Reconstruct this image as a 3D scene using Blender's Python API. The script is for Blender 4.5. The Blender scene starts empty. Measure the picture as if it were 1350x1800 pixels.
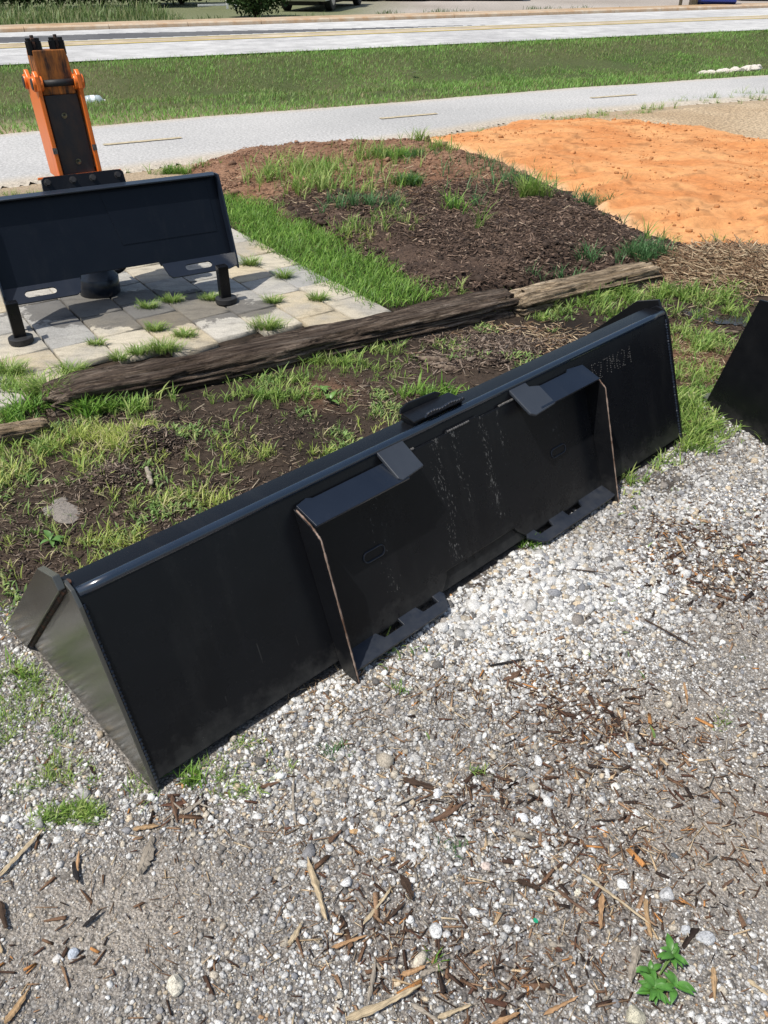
import bpy, math, random
import numpy as np
from mathutils import Vector, Matrix
from mathutils.geometry import tessellate_polygon
R = math.radians
random.seed(7)
rng = np.random.default_rng(11)
sc = bpy.context.scene
col = sc.collection

# ---------------------------------------------------------------- camera, sky, sun, exposure
CAM_H, PITCH, FPX = 1.5, R(34.85), 1400.0
cam = bpy.data.cameras.new('camera'); cam_o = bpy.data.objects.new('camera', cam); col.objects.link(cam_o)
cam_o.location = (0, 0, CAM_H); cam_o.rotation_euler = (R(90) - PITCH, 0, 0)
cam.sensor_fit = 'VERTICAL'; cam.sensor_height = 24; cam.lens = 24 * FPX / 1800
cam.clip_start = 0.05; cam.clip_end = 2000
sc.camera = cam_o
SUN = Vector((-0.36, -0.27, 0.89)).normalized()
w = bpy.data.worlds.new('World'); sc.world = w; w.use_nodes = True
nt = w.node_tree; bg = nt.nodes['Background']; sky = nt.nodes.new('ShaderNodeTexSky')
sky.sky_type = 'NISHITA'; sky.sun_disc = False
sky.sun_elevation = math.asin(SUN.z); sky.sun_rotation = math.atan2(SUN.x, SUN.y)
sky.altitude = 0; sky.air_density = 1.2; sky.dust_density = 2.0
nt.links.new(sky.outputs[0], bg.inputs[0]); bg.inputs[1].default_value = 0.11
sl = bpy.data.lights.new('sun', 'SUN'); so = bpy.data.objects.new('sun', sl); col.objects.link(so)
sl.energy = 4.2; sl.angle = R(0.55); sl.color = (1, 0.955, 0.88)
so.rotation_euler = SUN.to_track_quat('Z', 'Y').to_euler()
sc.view_settings.view_transform = 'Standard'; sc.view_settings.look = 'None'
sc.view_settings.gamma = 1; sc.view_settings.use_curve_mapping = False
sc.view_settings.exposure = 0.22

# ---------------------------------------------------------------- helpers
CP, SP = math.cos(PITCH), math.sin(PITCH)
def W(px, py, z=0.0):
    """ground point seen at a photograph pixel (used only to read off real positions)"""
    dx = (px - 675) / FPX; dy = (900 - py) / FPX
    r = (dx, CP + dy * SP, -SP + dy * CP); t = (z - CAM_H) / r[2]
    return np.array([r[0] * t, r[1] * t])

def hash2(ix, iy, s=0):
    h = np.sin(ix * 127.1 + iy * 311.7 + s * 74.7) * 43758.5453
    return h - np.floor(h)
def vnoise(x, y, s=0):
    ix = np.floor(x); iy = np.floor(y); fx = x - ix; fy = y - iy
    fx = fx * fx * (3 - 2 * fx); fy = fy * fy * (3 - 2 * fy)
    a = hash2(ix, iy, s); b = hash2(ix + 1, iy, s); c = hash2(ix, iy + 1, s); d = hash2(ix + 1, iy + 1, s)
    return (a * (1 - fx) + b * fx) * (1 - fy) + (c * (1 - fx) + d * fx) * fy
def fbm(x, y, f=1.0, o=4, s=0):
    v = 0; a = 0.5; t = 0
    for i in range(o):
        v = v + a * vnoise(x * f, y * f, s + i * 13); t += a; a *= 0.5; f *= 2.03
    return v / t
def sstep(a, b, x):
    t = np.clip((x - a) / (b - a), 0, 1); return t * t * (3 - 2 * t)
def gauss(x, y, px, py, r, rx=None):
    c = W(px, py); return np.exp(-(((x - c[0]) / (rx or r)) ** 2 + ((y - c[1]) / r) ** 2))

def sdf(poly, x, y):
    """signed distance to polygon, positive inside"""
    poly = np.asarray(poly, float); n = len(poly)
    d = np.full(x.shape, 1e9); ins = np.zeros(x.shape, bool)
    for i in range(n):
        a = poly[i]; b = poly[(i + 1) % n]; e = b - a
        t = np.clip(((x - a[0]) * e[0] + (y - a[1]) * e[1]) / max(e @ e, 1e-12), 0, 1)
        d = np.minimum(d, np.hypot(x - a[0] - t * e[0], y - a[1] - t * e[1]))
        if a[1] != b[1]:
            c = ((a[1] > y) != (b[1] > y)) & (x < (b[0] - a[0]) * (y - a[1]) / (b[1] - a[1]) + a[0])
            ins ^= c
    return np.where(ins, d, -d)

def tag(o, label=None, cat=None, group=None, kind=None):
    if label: o['label'] = label
    if cat: o['category'] = cat
    if group: o['group'] = group
    if kind: o['kind'] = kind
    return o
def empty(name, loc, rz=0):
    o = bpy.data.objects.new(name, None); col.objects.link(o)
    o.location = loc; o.rotation_euler = (0, 0, rz); o.empty_display_size = 0.1
    return o
def link(name, me, mat, parent=None, bevel=0, smooth=False):
    o = bpy.data.objects.new(name, me); col.objects.link(o)
    if mat: me.materials.append(mat)
    if parent: o.parent = parent
    if smooth: me.polygons.foreach_set('use_smooth', [True] * len(me.polygons))
    if bevel:
        m = o.modifiers.new('bevel', 'BEVEL'); m.width = bevel; m.segments = 2; m.limit_method = 'ANGLE'; m.angle_limit = R(40)
    return o
class MB:
    """collects shapes into one mesh"""
    def __init__(s): s.v = []; s.f = []
    def add(s, V, F):
        n = len(s.v); s.v += [tuple(p) for p in V]; s.f += [tuple(i + n for i in f) for f in F]
    def prism(s, loops, o, e1, e2, e3, t0, t1):
        """extrude flat outline (first loop) with holes (other loops) along e3"""
        o, e1, e2, e3 = Vector(o), Vector(e1), Vector(e2), Vector(e3)
        if not isinstance(loops[0][0], (tuple, list)): loops = [loops]
        pts = [p for l in loops for p in l]
        tris = tessellate_polygon([[Vector((p[0], p[1], 0)) for p in l] for l in loops])
        n = len(pts)
        V = [o + e1 * p[0] + e2 * p[1] + e3 * t0 for p in pts] + [o + e1 * p[0] + e2 * p[1] + e3 * t1 for p in pts]
        F = []
        if len(loops) == 1:
            F += [tuple(range(n)), tuple(range(2 * n - 1, n - 1, -1))]
        else:
            for t in tris: F += [tuple(t), tuple(i + n for i in reversed(t))]
        k = 0
        for l in loops:
            m = len(l)
            for i in range(m):
                a, b = k + i, k + (i + 1) % m; F.append((a, a + n, b + n, b))
            k += m
        s.add(V, F); return s
    def box(s, c, d, m=None):
        m = m or Matrix.Identity(3)
        V = [Vector(c) + m @ Vector((x * d[0] / 2, y * d[1] / 2, z * d[2] / 2)) for x in (-1, 1) for y in (-1, 1) for z in (-1, 1)]
        s.add(V, [(0, 1, 3, 2), (4, 6, 7, 5), (0, 4, 5, 1), (2, 3, 7, 6), (0, 2, 6, 4), (1, 5, 7, 3)]); return s
    def tube(s, pts, rad, n=12, caps=True):
        pts = [Vector(p) for p in pts]; rr = rad if isinstance(rad, (list, tuple)) else [rad] * len(pts)
        V = []; F = []; up = None
        for i, p in enumerate(pts):
            d = (pts[min(i + 1, len(pts) - 1)] - pts[max(i - 1, 0)])
            if d.length < 1e-7: d = Vector((0, 0, 1))
            d.normalize()
            if up is None:
                up = Vector((0, 0, 1)) if abs(d.z) < .9 else Vector((1, 0, 0))
            x = d.cross(up)
            if x.length < 1e-4: x = d.cross(Vector((0, 1, 0)))
            x.normalize(); y = x.cross(d).normalized(); up = y
            for k in range(n):
                a = 2 * math.pi * k / n; V.append(p + (x * math.cos(a) + y * math.sin(a)) * rr[i])
        for i in range(len(pts) - 1):
            for k in range(n):
                F.append((i * n + k, i * n + (k + 1) % n, (i + 1) * n + (k + 1) % n, (i + 1) * n + k))
        if caps: F += [tuple(range(n - 1, -1, -1)), tuple(range((len(pts) - 1) * n, len(pts) * n))]
        s.add(V, F); return s
    def sweep(s, prof, x0, x1, nx=1):
        """closed (y,z) profile swept along x"""
        n = len(prof); V = []; F = []
        for i in range(nx + 1):
            x = x0 + (x1 - x0) * i / nx
            V += [Vector((x, p[0], p[1])) for p in prof]
        for i in range(nx):
            for k in range(n):
                F.append((i * n + k, i * n + (k + 1) % n, (i + 1) * n + (k + 1) % n, (i + 1) * n + k))
        F += [tuple(range(n - 1, -1, -1)), tuple(range(nx * n, nx * n + n))]
        s.add(V, F); return s
    def build(s, name, mat, parent=None, bevel=0, smooth=False, label=None):
        me = bpy.data.meshes.new(name); me.from_pydata([tuple(v) for v in s.v], [], s.f); me.update()
        import bmesh
        b = bmesh.new(); b.from_mesh(me); bmesh.ops.recalc_face_normals(b, faces=b.faces); b.to_mesh(me); b.free()
        o = link(name, me, mat, parent, bevel, smooth)
        if label: o['label'] = label
        return o

def np_mesh(name, V, F, mat, colors=None, parent=None, smooth=False, extra=None):
    """V (n,3), F (m,k) all faces with k corners; colours per vertex"""
    me = bpy.data.meshes.new(name); k = F.shape[1]
    me.vertices.add(len(V)); me.vertices.foreach_set('co', V.astype(np.float32).ravel())
    me.loops.add(F.size); me.loops.foreach_set('vertex_index', F.astype(np.int32).ravel())
    me.polygons.add(len(F)); me.polygons.foreach_set('loop_start', np.arange(0, F.size, k, dtype=np.int32))
    me.polygons.foreach_set('loop_total', np.full(len(F), k, dtype=np.int32))
    me.update(calc_edges=True)
    if smooth: me.polygons.foreach_set('use_smooth', np.ones(len(F), bool))
    if colors is not None:
        a = me.color_attributes.new('col', 'FLOAT_COLOR', 'POINT')
        c = np.ones((len(V), 4), np.float32); c[:, :3] = colors; a.data.foreach_set('color', c.ravel())
    if extra is not None:
        a = me.attributes.new('grav', 'FLOAT', 'POINT'); a.data.foreach_set('value', extra.astype(np.float32))
    me.validate()
    return link(name, me, mat, parent)

# ---------------------------------------------------------------- materials
def new_mat(name):
    m = bpy.data.materials.new(name); m.use_nodes = True
    return m, m.node_tree, m.node_tree.nodes['Principled BSDF']
def N(t, ty, **kw):
    n = t.nodes.new(ty)
    for k, v in kw.items():
        if hasattr(n, k): setattr(n, k, v)
        else: n.inputs[k.replace('_', ' ')].default_value = v
    return n
def mathn(t, op, a, b=None, clamp=False):
    n = t.nodes.new('ShaderNodeMath'); n.operation = op; n.use_clamp = clamp
    for i, v in enumerate((a, b)):
        if v is None: continue
        if isinstance(v, (int, float)): n.inputs[i].default_value = v
        else: t.links.new(v, n.inputs[i])
    return n.outputs[0]
def ramp(t, src, stops):
    r = t.nodes.new('ShaderNodeValToRGB'); e = r.color_ramp.elements
    while len(e) > 1: e.remove(e[-1])
    e[0].position = stops[0][0]; e[0].color = (*stops[0][1], 1)
    for p, c in stops[1:]:
        x = e.new(p); x.color = (*c, 1)
    t.links.new(src, r.inputs[0]); return r.outputs[0]
def gr(v): return (v, v, v)
def mix(t, fac, a, b, mode='MIX'):
    n = t.nodes.new('ShaderNodeMix'); n.data_type = 'RGBA'; n.blend_type = mode
    for sck, v in ((n.inputs[0], fac), (n.inputs[6], a), (n.inputs[7], b)):
        if isinstance(v, (int, float)): sck.default_value = v
        elif isinstance(v, tuple): sck.default_value = (*v, 1)
        else: t.links.new(v, sck)
    return n.outputs[2]
def noise(t, scale, detail=4, rough=.55, vec=None, w3=None):
    n = t.nodes.new('ShaderNodeTexNoise'); n.inputs['Scale'].default_value = scale
    n.inputs['Detail'].default_value = detail; n.inputs['Roughness'].default_value = rough
    if vec is not None: t.links.new(vec, n.inputs['Vector'])
    return n.outputs['Fac']
def coords(t, scale=(1, 1, 1), kind='Object', loc=(0, 0, 0), rot=(0, 0, 0)):
    c = t.nodes.new('ShaderNodeTexCoord'); m = t.nodes.new('ShaderNodeMapping')
    m.inputs['Scale'].default_value = scale; m.inputs['Location'].default_value = loc; m.inputs['Rotation'].default_value = rot
    t.links.new(c.outputs[kind], m.inputs[0]); return m.outputs[0]
def bump(t, p, h, strength=.5, dist=.01):
    b = t.nodes.new('ShaderNodeBump'); b.inputs['Strength'].default_value = strength; b.inputs['Distance'].default_value = dist
    t.links.new(h, b.inputs['Height']); t.links.new(b.outputs[0], p.inputs['Normal'])
def attr(t, name, out='Color'):
    a = t.nodes.new('ShaderNodeAttribute'); a.attribute_name = name; return a.outputs[out]

def mat_ground(name, f1=60, f2=350, contrast=.55, bstr=.6, bdist=.012, rough=.95, gravel=False):
    m, t, p = new_mat(name); v = coords(t)
    c = attr(t, 'col')
    n1 = noise(t, f1, 5, .65, v); n2 = noise(t, f2, 3, .6, v)
    s = mathn(t, 'ADD', mathn(t, 'MULTIPLY', n1, .6), mathn(t, 'MULTIPLY', n2, .4))
    k = ramp(t, s, [(.32, gr(1 - contrast)), (.5, gr(1.0)), (.68, gr(1 + contrast))])
    out = mix(t, 1.0, c, k, 'MULTIPLY'); h = s
    if gravel:
        vo = t.nodes.new('ShaderNodeTexVoronoi'); vo.inputs['Scale'].default_value = 150
        t.links.new(v, vo.inputs['Vector'])
        sep = t.nodes.new('ShaderNodeSeparateColor'); t.links.new(vo.outputs['Color'], sep.inputs[0])
        pc = ramp(t, sep.outputs[0], [(0, (.1, .1, .1)), (.3, (.24, .23, .22)), (.6, (.42, .41, .4)), (.8, (.5, .45, .38)), (1, (.72, .72, .7))])
        edge = ramp(t, vo.outputs['Distance'], [(.2, gr(1)), (.75, gr(.35))])
        pc = mix(t, 1.0, pc, edge, 'MULTIPLY')
        vo2 = t.nodes.new('ShaderNodeTexVoronoi'); vo2.inputs['Scale'].default_value = 420
        t.links.new(v, vo2.inputs['Vector'])
        sep2 = t.nodes.new('ShaderNodeSeparateColor'); t.links.new(vo2.outputs['Color'], sep2.inputs[0])
        pc2 = ramp(t, sep2.outputs[0], [(0, (.11, .1, .09)), (.5, (.3, .27, .24)), (1, (.58, .55, .5))])
        pc = mix(t, mathn(t, 'GREATER_THAN', n1, .5), pc, pc2)
        g = attr(t, 'grav', 'Fac')
        out = mix(t, g, out, mix(t, .45, pc, c))
        h = mathn(t, 'SUBTRACT', h, mathn(t, 'MULTIPLY', mathn(t, 'MULTIPLY', vo.outputs['Distance'], g), .5))
    t.links.new(out, p.inputs['Base Color']); p.inputs['Roughness'].default_value = rough
    p.inputs['Specular IOR Level'].default_value = .2
    bump(t, p, h, bstr, bdist); return m
M = {}
M['ground'] = mat_ground('earth and gravel', 45, 260, .55, .8, .015, gravel=True)
M['soil'] = mat_ground('loose soil', 70, 320, .7, 1.0, .02)
M['sand'] = mat_ground('orange sand', 24, 150, .26, .6, .02)
M['pea'] = mat_ground('fine tan gravel', 32, 75, 1.0, 1.0, .02)
M['asph'] = mat_ground('worn asphalt', 38, 120, .5, .3, .004, .9)
M['road'] = mat_ground('bleached road', 2.2, 40, .34, .3, .004, .9)
M['bank'] = mat_ground('grass bank soil', 6, 70, .5, .8, .03)

def mat_attr(name, rough=.8, spec=.3, transl=0, nf=0, ns=.3):
    m, t, p = new_mat(name); c = attr(t, 'col')
    if nf:
        k = ramp(t, noise(t, nf, 4, .6, coords(t)), [(.3, gr(1 - ns)), (.7, gr(1 + ns))]); c = mix(t, 1.0, c, k, 'MULTIPLY')
    t.links.new(c, p.inputs['Base Color']); p.inputs['Roughness'].default_value = rough
    p.inputs['Specular IOR Level'].default_value = spec
    if transl:
        tr = t.nodes.new('ShaderNodeBsdfTranslucent'); t.links.new(c, tr.inputs[0])
        ms = t.nodes.new('ShaderNodeMixShader'); ms.inputs[0].default_value = transl
        t.links.new(p.outputs[0], ms.inputs[1]); t.links.new(tr.outputs[0], ms.inputs[2])
        t.links.new(ms.outputs[0], t.nodes['Material Output'].inputs[0])
    return m
M['stone'] = mat_attr('crushed stone', .85, .25, 0, 330, .5)
M['chip'] = mat_attr('wood chips', .85, .2, 0, 300, .35)
M['grass'] = mat_attr('grass blades', .5, .35, .38)
M['straw'] = mat_attr('dry straw', .8, .2)

def mat_paint(name, base=(.006, .0065, .008), rough=.27, spec=.2, dust=.25, scr=(), bands=(), blue=0):
    """black gloss paint with dust specks, faint scratches and worn spots"""
    m, t, p = new_mat(name); v = coords(t)
    n = noise(t, 7, 5, .6, v)
    speck = noise(t, 420, 2, .5, v)
    sp = mathn(t, 'GREATER_THAN', speck, .735)
    cluster = mathn(t, 'GREATER_THAN', noise(t, 14, 4, .6, v), .52)
    msk = mathn(t, 'MULTIPLY', mathn(t, 'MULTIPLY', sp, cluster), dust)
    # long faint scratches
    vs = coords(t, (260, 8, 8)); sc1 = mathn(t, 'GREATER_THAN', noise(t, 1, 2, .5, vs), .76)
    msk = mathn(t, 'ADD', msk, mathn(t, 'MULTIPLY', mathn(t, 'MULTIPLY', sc1, mathn(t, 'GREATER_THAN', noise(t, 5, 2, .5, v), .55)), .12))
    if bands:
        sx = t.nodes.new('ShaderNodeSeparateXYZ'); t.links.new(v, sx.inputs[0])
        wob = mathn(t, 'MULTIPLY', mathn(t, 'SUBTRACT', noise(t, 9, 3, .6, v), .5), .09)
        fine = noise(t, 1, 4, .75, coords(t, (170, 60, 60)))
        for (bx, bw, z0, z1, th) in bands:
            d = mathn(t, 'ABSOLUTE', mathn(t, 'SUBTRACT', mathn(t, 'ADD', sx.outputs[0], wob), bx))
            b = mathn(t, 'SUBTRACT', 1, mathn(t, 'DIVIDE', d, bw), True)
            zz = mathn(t, 'MULTIPLY', mathn(t, 'GREATER_THAN', sx.outputs[2], z0), mathn(t, 'LESS_THAN', sx.outputs[2], z1))
            q = mathn(t, 'GREATER_THAN', mathn(t, 'ADD', fine, mathn(t, 'MULTIPLY', b, .12)), th)
            msk = mathn(t, 'ADD', msk, mathn(t, 'MULTIPLY', mathn(t, 'MULTIPLY', mathn(t, 'MULTIPLY', q, zz), mathn(t, 'GREATER_THAN', b, .02)), .42))
    sz_ = t.nodes.new('ShaderNodeSeparateXYZ'); t.links.new(v, sz_.inputs[0])
    low = mathn(t, 'SUBTRACT', mathn(t, 'MULTIPLY', noise(t, 26, 6, .7, v), .22), mathn(t, 'ADD', sz_.outputs[2], .035), True)
    msk = mathn(t, 'ADD', msk, mathn(t, 'MULTIPLY', mathn(t, 'MINIMUM', mathn(t, 'MULTIPLY', low, 12), 1.0), .10))
    smear = ramp(t, noise(t, 1, 6, .7, coords(t, (11, 2.5, 2.5))), [(.55, gr(0)), (.75, gr(.025))])
    msk = mathn(t, 'ADD', msk, smear)
    msk = mathn(t, 'MINIMUM', msk, 1.0)
    basec = mix(t, n, tuple(x * .75 for x in base), tuple(x * 1.35 for x in base))
    c = mix(t, msk, basec, (.22, .215, .2))
    t.links.new(c, p.inputs['Base Color'])
    rr = mathn(t, 'ADD', mathn(t, 'MULTIPLY', noise(t, 3.5, 5, .7, v), .22), rough - .1)
    t.links.new(mathn(t, 'ADD', rr, mathn(t, 'MULTIPLY', msk, .4)), p.inputs['Roughness'])
    p.inputs['Specular IOR Level'].default_value = spec
    bump(t, p, mathn(t, 'ADD', mathn(t, 'MULTIPLY', noise(t, 2.2, 2, .5, v), 1), mathn(t, 'MULTIPLY', noise(t, 900, 1, .5, v), .004)), .25, .012)
    return m
M['paint'] = mat_paint('black bucket paint')
M['paint_plate'] = mat_paint('scuffed black paint', dust=.35, bands=((1.0, .035, .02, .46, .685), (1.075, .03, .2, .44, .70), (1.2, .03, .12, .44, .685), (1.27, .02, .25, .42, .71), (.75, .05, .1, .35, .73), (1.5, .05, .25, .4, .73)))
M['paint_side'] = mat_paint('dusty black side paint with sheen', (.048, .048, .041), .2, .9, .4)  # dusty; base colour also lightened to carry the reflected sheen on this side
M['paint_navy'] = mat_paint('blue black paint with sky tint', (.008, .012, .021), .3, .42, .25)  # blue base colour also carries the sky reflection on the bucket's upturned flanges
M['paint_frame'] = mat_paint('dark frame paint', (.0035, .005, .0085), .3, .25, .2)
M['paint_lip'] = mat_paint('frame paint with lit lip tone', (.016, .023, .036), .35, .6, .5)  # frame paint lightened to put the light on the upturned lip into its colour
def mat_simple(name, c, rough=.5, spec=.5, metal=0, nf=0, c2=None, bs=0, scale=(1, 1, 1), lo=.35, hi=.65):
    m, t, p = new_mat(name)
    p.inputs['Base Color'].default_value = (*c, 1); p.inputs['Roughness'].default_value = rough
    p.inputs['Specular IOR Level'].default_value = spec; p.inputs['Metallic'].default_value = metal
    if nf:
        nn = noise(t, nf, 6, .65, coords(t, scale))
        t.links.new(ramp(t, nn, [(lo, c), (hi, c2 or tuple(x * .6 for x in c))]), p.inputs['Base Color'])
        if bs: bump(t, p, nn, bs, .004)
    return m
M['rust'] = mat_simple('rusty worn edge', (.2, .075, .03), .8, .2, 0, 120, (.34, .3, .27), .4)
M['bare'] = mat_simple('bare scuffed metal', (.16, .15, .14), .6, .4, 0, 90, (.03, .03, .03))
M['orange'] = mat_simple('orange gloss paint', (.72, .16, .02), .36, .5, 0, 22, (.45, .09, .015), 0, (1, 1, .35), .55, .8)
M['rustblock'] = mat_simple('rusted steel block', (.035, .02, .014), .65, .3, 0, 9, (.44, .15, .028), .4, (3, 3, .6), .38, .62)
M['slab'] = mat_simple('dark steel slab', (.028, .026, .028), .45, .4, 0, 6, (.075, .045, .03), .2, (2, 2, 1), .45, .75)
M['rubber'] = mat_simple('black rubber', (.018, .018, .02), .55, .3, 0, 30, (.03, .03, .03), .2)
M['hubpl'] = mat_simple('brass plug', (.3, .3, .2), .45, .5, .6, 60, (.1, .09, .06))
M['white'] = mat_simple('white painted post', (.75, .75, .72), .6, .3, 0, 12, (.55, .55, .52))
M['post'] = mat_simple('weathered pole', (.3, .27, .2), .85, .2, 0, 18, (.17, .14, .1), .5, (4, 4, .5))
def mat_wood(name, ca, cb, cc, top=.8):
    m, t, p = new_mat(name)
    v = coords(t, (1.4, 16, 16), rot=(0, .12, 0)); n = noise(t, 3, 8, .68, v)
    n2 = noise(t, 2.5, 4, .6, coords(t)); vf = coords(t, (3, 60, 60)); f = noise(t, 1.3, 5, .7, vf)
    c = ramp(t, n, [(.3, tuple(x * .25 for x in ca)), (.43, ca), (.55, cb), (.7, cc)])
    c = mix(t, ramp(t, n2, [(.42, gr(0)), (.62, gr(.75))]), c, tuple(x * .55 for x in ca))
    c = mix(t, 1.0, c, ramp(t, f, [(.36, gr(.35)), (.5, gr(1)), (.64, gr(1.55))]), 'MULTIPLY')
    t.links.new(c, p.inputs['Base Color']); p.inputs['Roughness'].default_value = .92; p.inputs['Specular IOR Level'].default_value = .15
    kn = noise(t, 34, 5, .75, coords(t, (.5, 1, 1)))
    c2 = mix(t, 1.0, c, ramp(t, kn, [(.34, gr(.3)), (.46, gr(1)), (.7, gr(1.25))]), 'MULTIPLY'); t.links.new(c2, p.inputs['Base Color'])
    if top:      # the upper side is stained nearly black, the sawn front is paler
        so_ = t.nodes.new('ShaderNodeSeparateXYZ'); t.links.new(coords(t), so_.inputs[0])
        zz_ = mathn(t, 'ADD', mathn(t, 'MULTIPLY', mathn(t, 'SUBTRACT', noise(t, 7, 5, .7, coords(t, (.5, 1, 1))), .5), .16), so_.outputs[2])
        c2 = mix(t, ramp(t, zz_, [(.06, gr(0)), (.10, gr(top))]), c2, (.04, .028, .022)); c2 = mix(t, 1.0, c2, ramp(t, n2, [(.3, gr(.8)), (.7, gr(1.25))]), 'MULTIPLY'); t.links.new(c2, p.inputs['Base Color'])
    bump(t, p, mathn(t, 'ADD', mathn(t, 'ADD', n, mathn(t, 'MULTIPLY', f, .5)), mathn(t, 'MULTIPLY', kn, .5)), 1.0, .04); return m
M['tie'] = mat_wood('dark weathered timber', (.12, .088, .066), (.27, .21, .16), (.46, .39, .32), .5)
M['tie_pale'] = mat_wood('pale weathered timber', (.36, .27, .175), (.52, .41, .285), (.62, .52, .39), 0)

# ---------------------------------------------------------------- terrain
def hz(x, y):
    """height of the ground"""
    h = (fbm(x, y, 2.2, 3, 5) - .5) * .03 + (fbm(x, y, 14, 3, 9) - .5) * .010
    h = h * sstep(40, 8, np.hypot(x, y - 2))
    for (px, py, r, a) in ((255, 790, .13, .05), (200, 850, .13, .03), (850, 640, .22, .03), (1300, 480, .45, .07), (40, 760, .15, .01)):
        h = h + a * gauss(x, y, px, py, r)
    # drainage swale between the path and the road
    d = (y - 11.6 - (x) * .34) ; dr = (18.46 + x * .5 - y) * .894
    m = sstep(0.6, 2.6, d) * sstep(0.3, 3.0, dr)
    h = h * (1 - sstep(-4.5, -3.5, d)) - m * .32 + (fbm(x, y, 1.1, 3, 31) - .5) * .12 * m
    return h
rd = np.array([.894, .447])
PATH_FAR = [W(-700, 300), W(-300, 266), W(0, 239), W(340, 209), W(500, 197), W(675, 184), W(1000, 157), W(1350, 134), W(1800, 108)]
PATH_NEAR = [W(1800, 152), W(1350, 175), W(1150, 190), W(1010, 203), W(930, 212), W(750, 243), W(600, 262), W(400, 279), W(220, 306), W(0, 333), W(-300, 372), W(-700, 430)]
PATH = PATH_FAR + PATH_NEAR
def axis(dense, lo, hi, step, far):
    a = list(np.arange(lo, hi, step)); s = step
    while a[-1] < far: s *= 1.12; a.append(a[-1] + s)
    s = step; b = []
    q = lo
    while q > -far: s *= 1.12; q -= s; b.append(q)
    return np.array(b[::-1] + a)
def lerp3(a, b, t): return np.asarray(a)[None, :] * (1 - t[:, None]) + np.asarray(b)[None, :] * t[:, None]
BK = dict(o=np.array([-.495, 1.086]), yaw=.759, W=2.22, H=.484, th=.357, D=.665)
ba = np.array([math.cos(BK['yaw']), math.sin(BK['yaw'])]); bn = np.array([-ba[1], ba[0]])
def gravel_w(x, y):
    """how much of the ground is gravel: in front of the bucket and right of it, fading out behind its left end"""
    qx = x - BK['o'][0]; qy = y - BK['o'][1]; a = qx * ba[0] + qy * ba[1]; n = qx * bn[0] + qy * bn[1]
    nn = (fbm(x, y, 3.5, 4, 3) - .5) * .5
    g = sstep(.12, -.12, n + nn * .6 - .02)
    g = np.maximum(g, sstep(.2, -.05, a + nn * .6 - .1) * sstep(.95, .5, n + nn))
    g = g * (1 - .9 * gauss(x, y, 1250, 740, .16)) * (1 - .8 * gauss(x, y, 1170, 850, .12))
    return np.clip(g, 0, 1)
def mulchy(x, y):
    """brown wood litter over the gravel"""
    v = 0
    for (px, py, r, rx, a) in ((950, 1210, .10, .2, 1), (1090, 1300, .1, .22, .9), (1240, 1000, .16, .16, 1.1), (1300, 960, .2, .2, .7), (1120, 1450, .12, .26, .7), (820, 1400, .08, .14, .8),
                               (700, 1660, .08, .13, .8), (900, 1700, .09, .16, .9), (1000, 1560, .09, .2, .5), (620, 1560, .06, .1, .6), (1150, 1640, .08, .14, .6), (330, 1430, .06, .1, .5), (1180, 930, .1, .1, .5), (60, 1700, .05, .1, .3)):
        v = v + a * gauss(x, y, px, py, r, rx)
    return np.clip(v * (0.45 + 1.1 * fbm(x, y, 7, 3, 44)), 0, 1.2)
def whiteness(x, y):
    v = 0
    for (px, py, r, rx, a) in ((860, 1120, .25, .28, 1), (1000, 1010, .2, .25, .8), (1180, 880, .18, .2, .5), (640, 1380, .12, .2, .5), (560, 1230, .08, .14, .6), (400, 1420, .08, .12, .4), (750, 1500, .08, .1, .4), (960, 1500, .06, .08, .5), (380, 1690, .04, .05, .5), (60, 1420, .1, .12, .4), (280, 1300, .06, .1, .5)):
        v = v + a * gauss(x, y, px, py, r, rx)
    return np.clip(v, 0, 1)
def sandy(x, y):
    return np.clip(1.2 * gauss(x, y, 1290, 1480, .17, .2) + .9 * gauss(x, y, 150, 1650, .1, .2) + .8 * gauss(x, y, 1180, 1250, .1, .14) + .6 * gauss(x, y, 220, 1560, .1, .2) + .5 * gauss(x, y, 1300, 1120, .12, .1), 0, 1)

xs = axis(0, -2.6, 2.9, .022, 420); ys = axis(0, .35, 5.2, .022, 420); ys = ys[ys > -60]
X, Y = np.meshgrid(xs, ys); x = X.ravel(); y = Y.ravel()
gw = gravel_w(x, y)
n = fbm(x, y, 1.6, 5, 21); n2 = fbm(x, y, 9, 3, 22)
c = lerp3((.018, .0135, .0105), (.06, .043, .031), np.clip(n * 1.5 - .3 + (n2 - .5), 0, 1))
c = c * (1 - .8 * gw[:, None]) + np.array([.155, .14, .122])[None] * (.8 * gw[:, None])
ml = np.clip(mulchy(x, y), 0, 1) * gw; c = c * (1 - .6 * ml[:, None]) + np.array([.07, .045, .032])[None] * .6 * ml[:, None]
sy = sandy(x, y) * gw; c = c * (1 - .6 * sy[:, None]) + np.array([.40, .34, .27])[None] * .6 * sy[:, None]
rs = gauss(x, y, 1210, 620, .35, .2) + gauss(x, y, 575, 690, .12, .12) + gauss(x, y, 80, 770, .06, .1); rs = np.clip(rs * .7, 0, 1)
c = c * (1 - rs[:, None]) + np.array([.2, .11, .065])[None] * rs[:, None]
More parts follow.
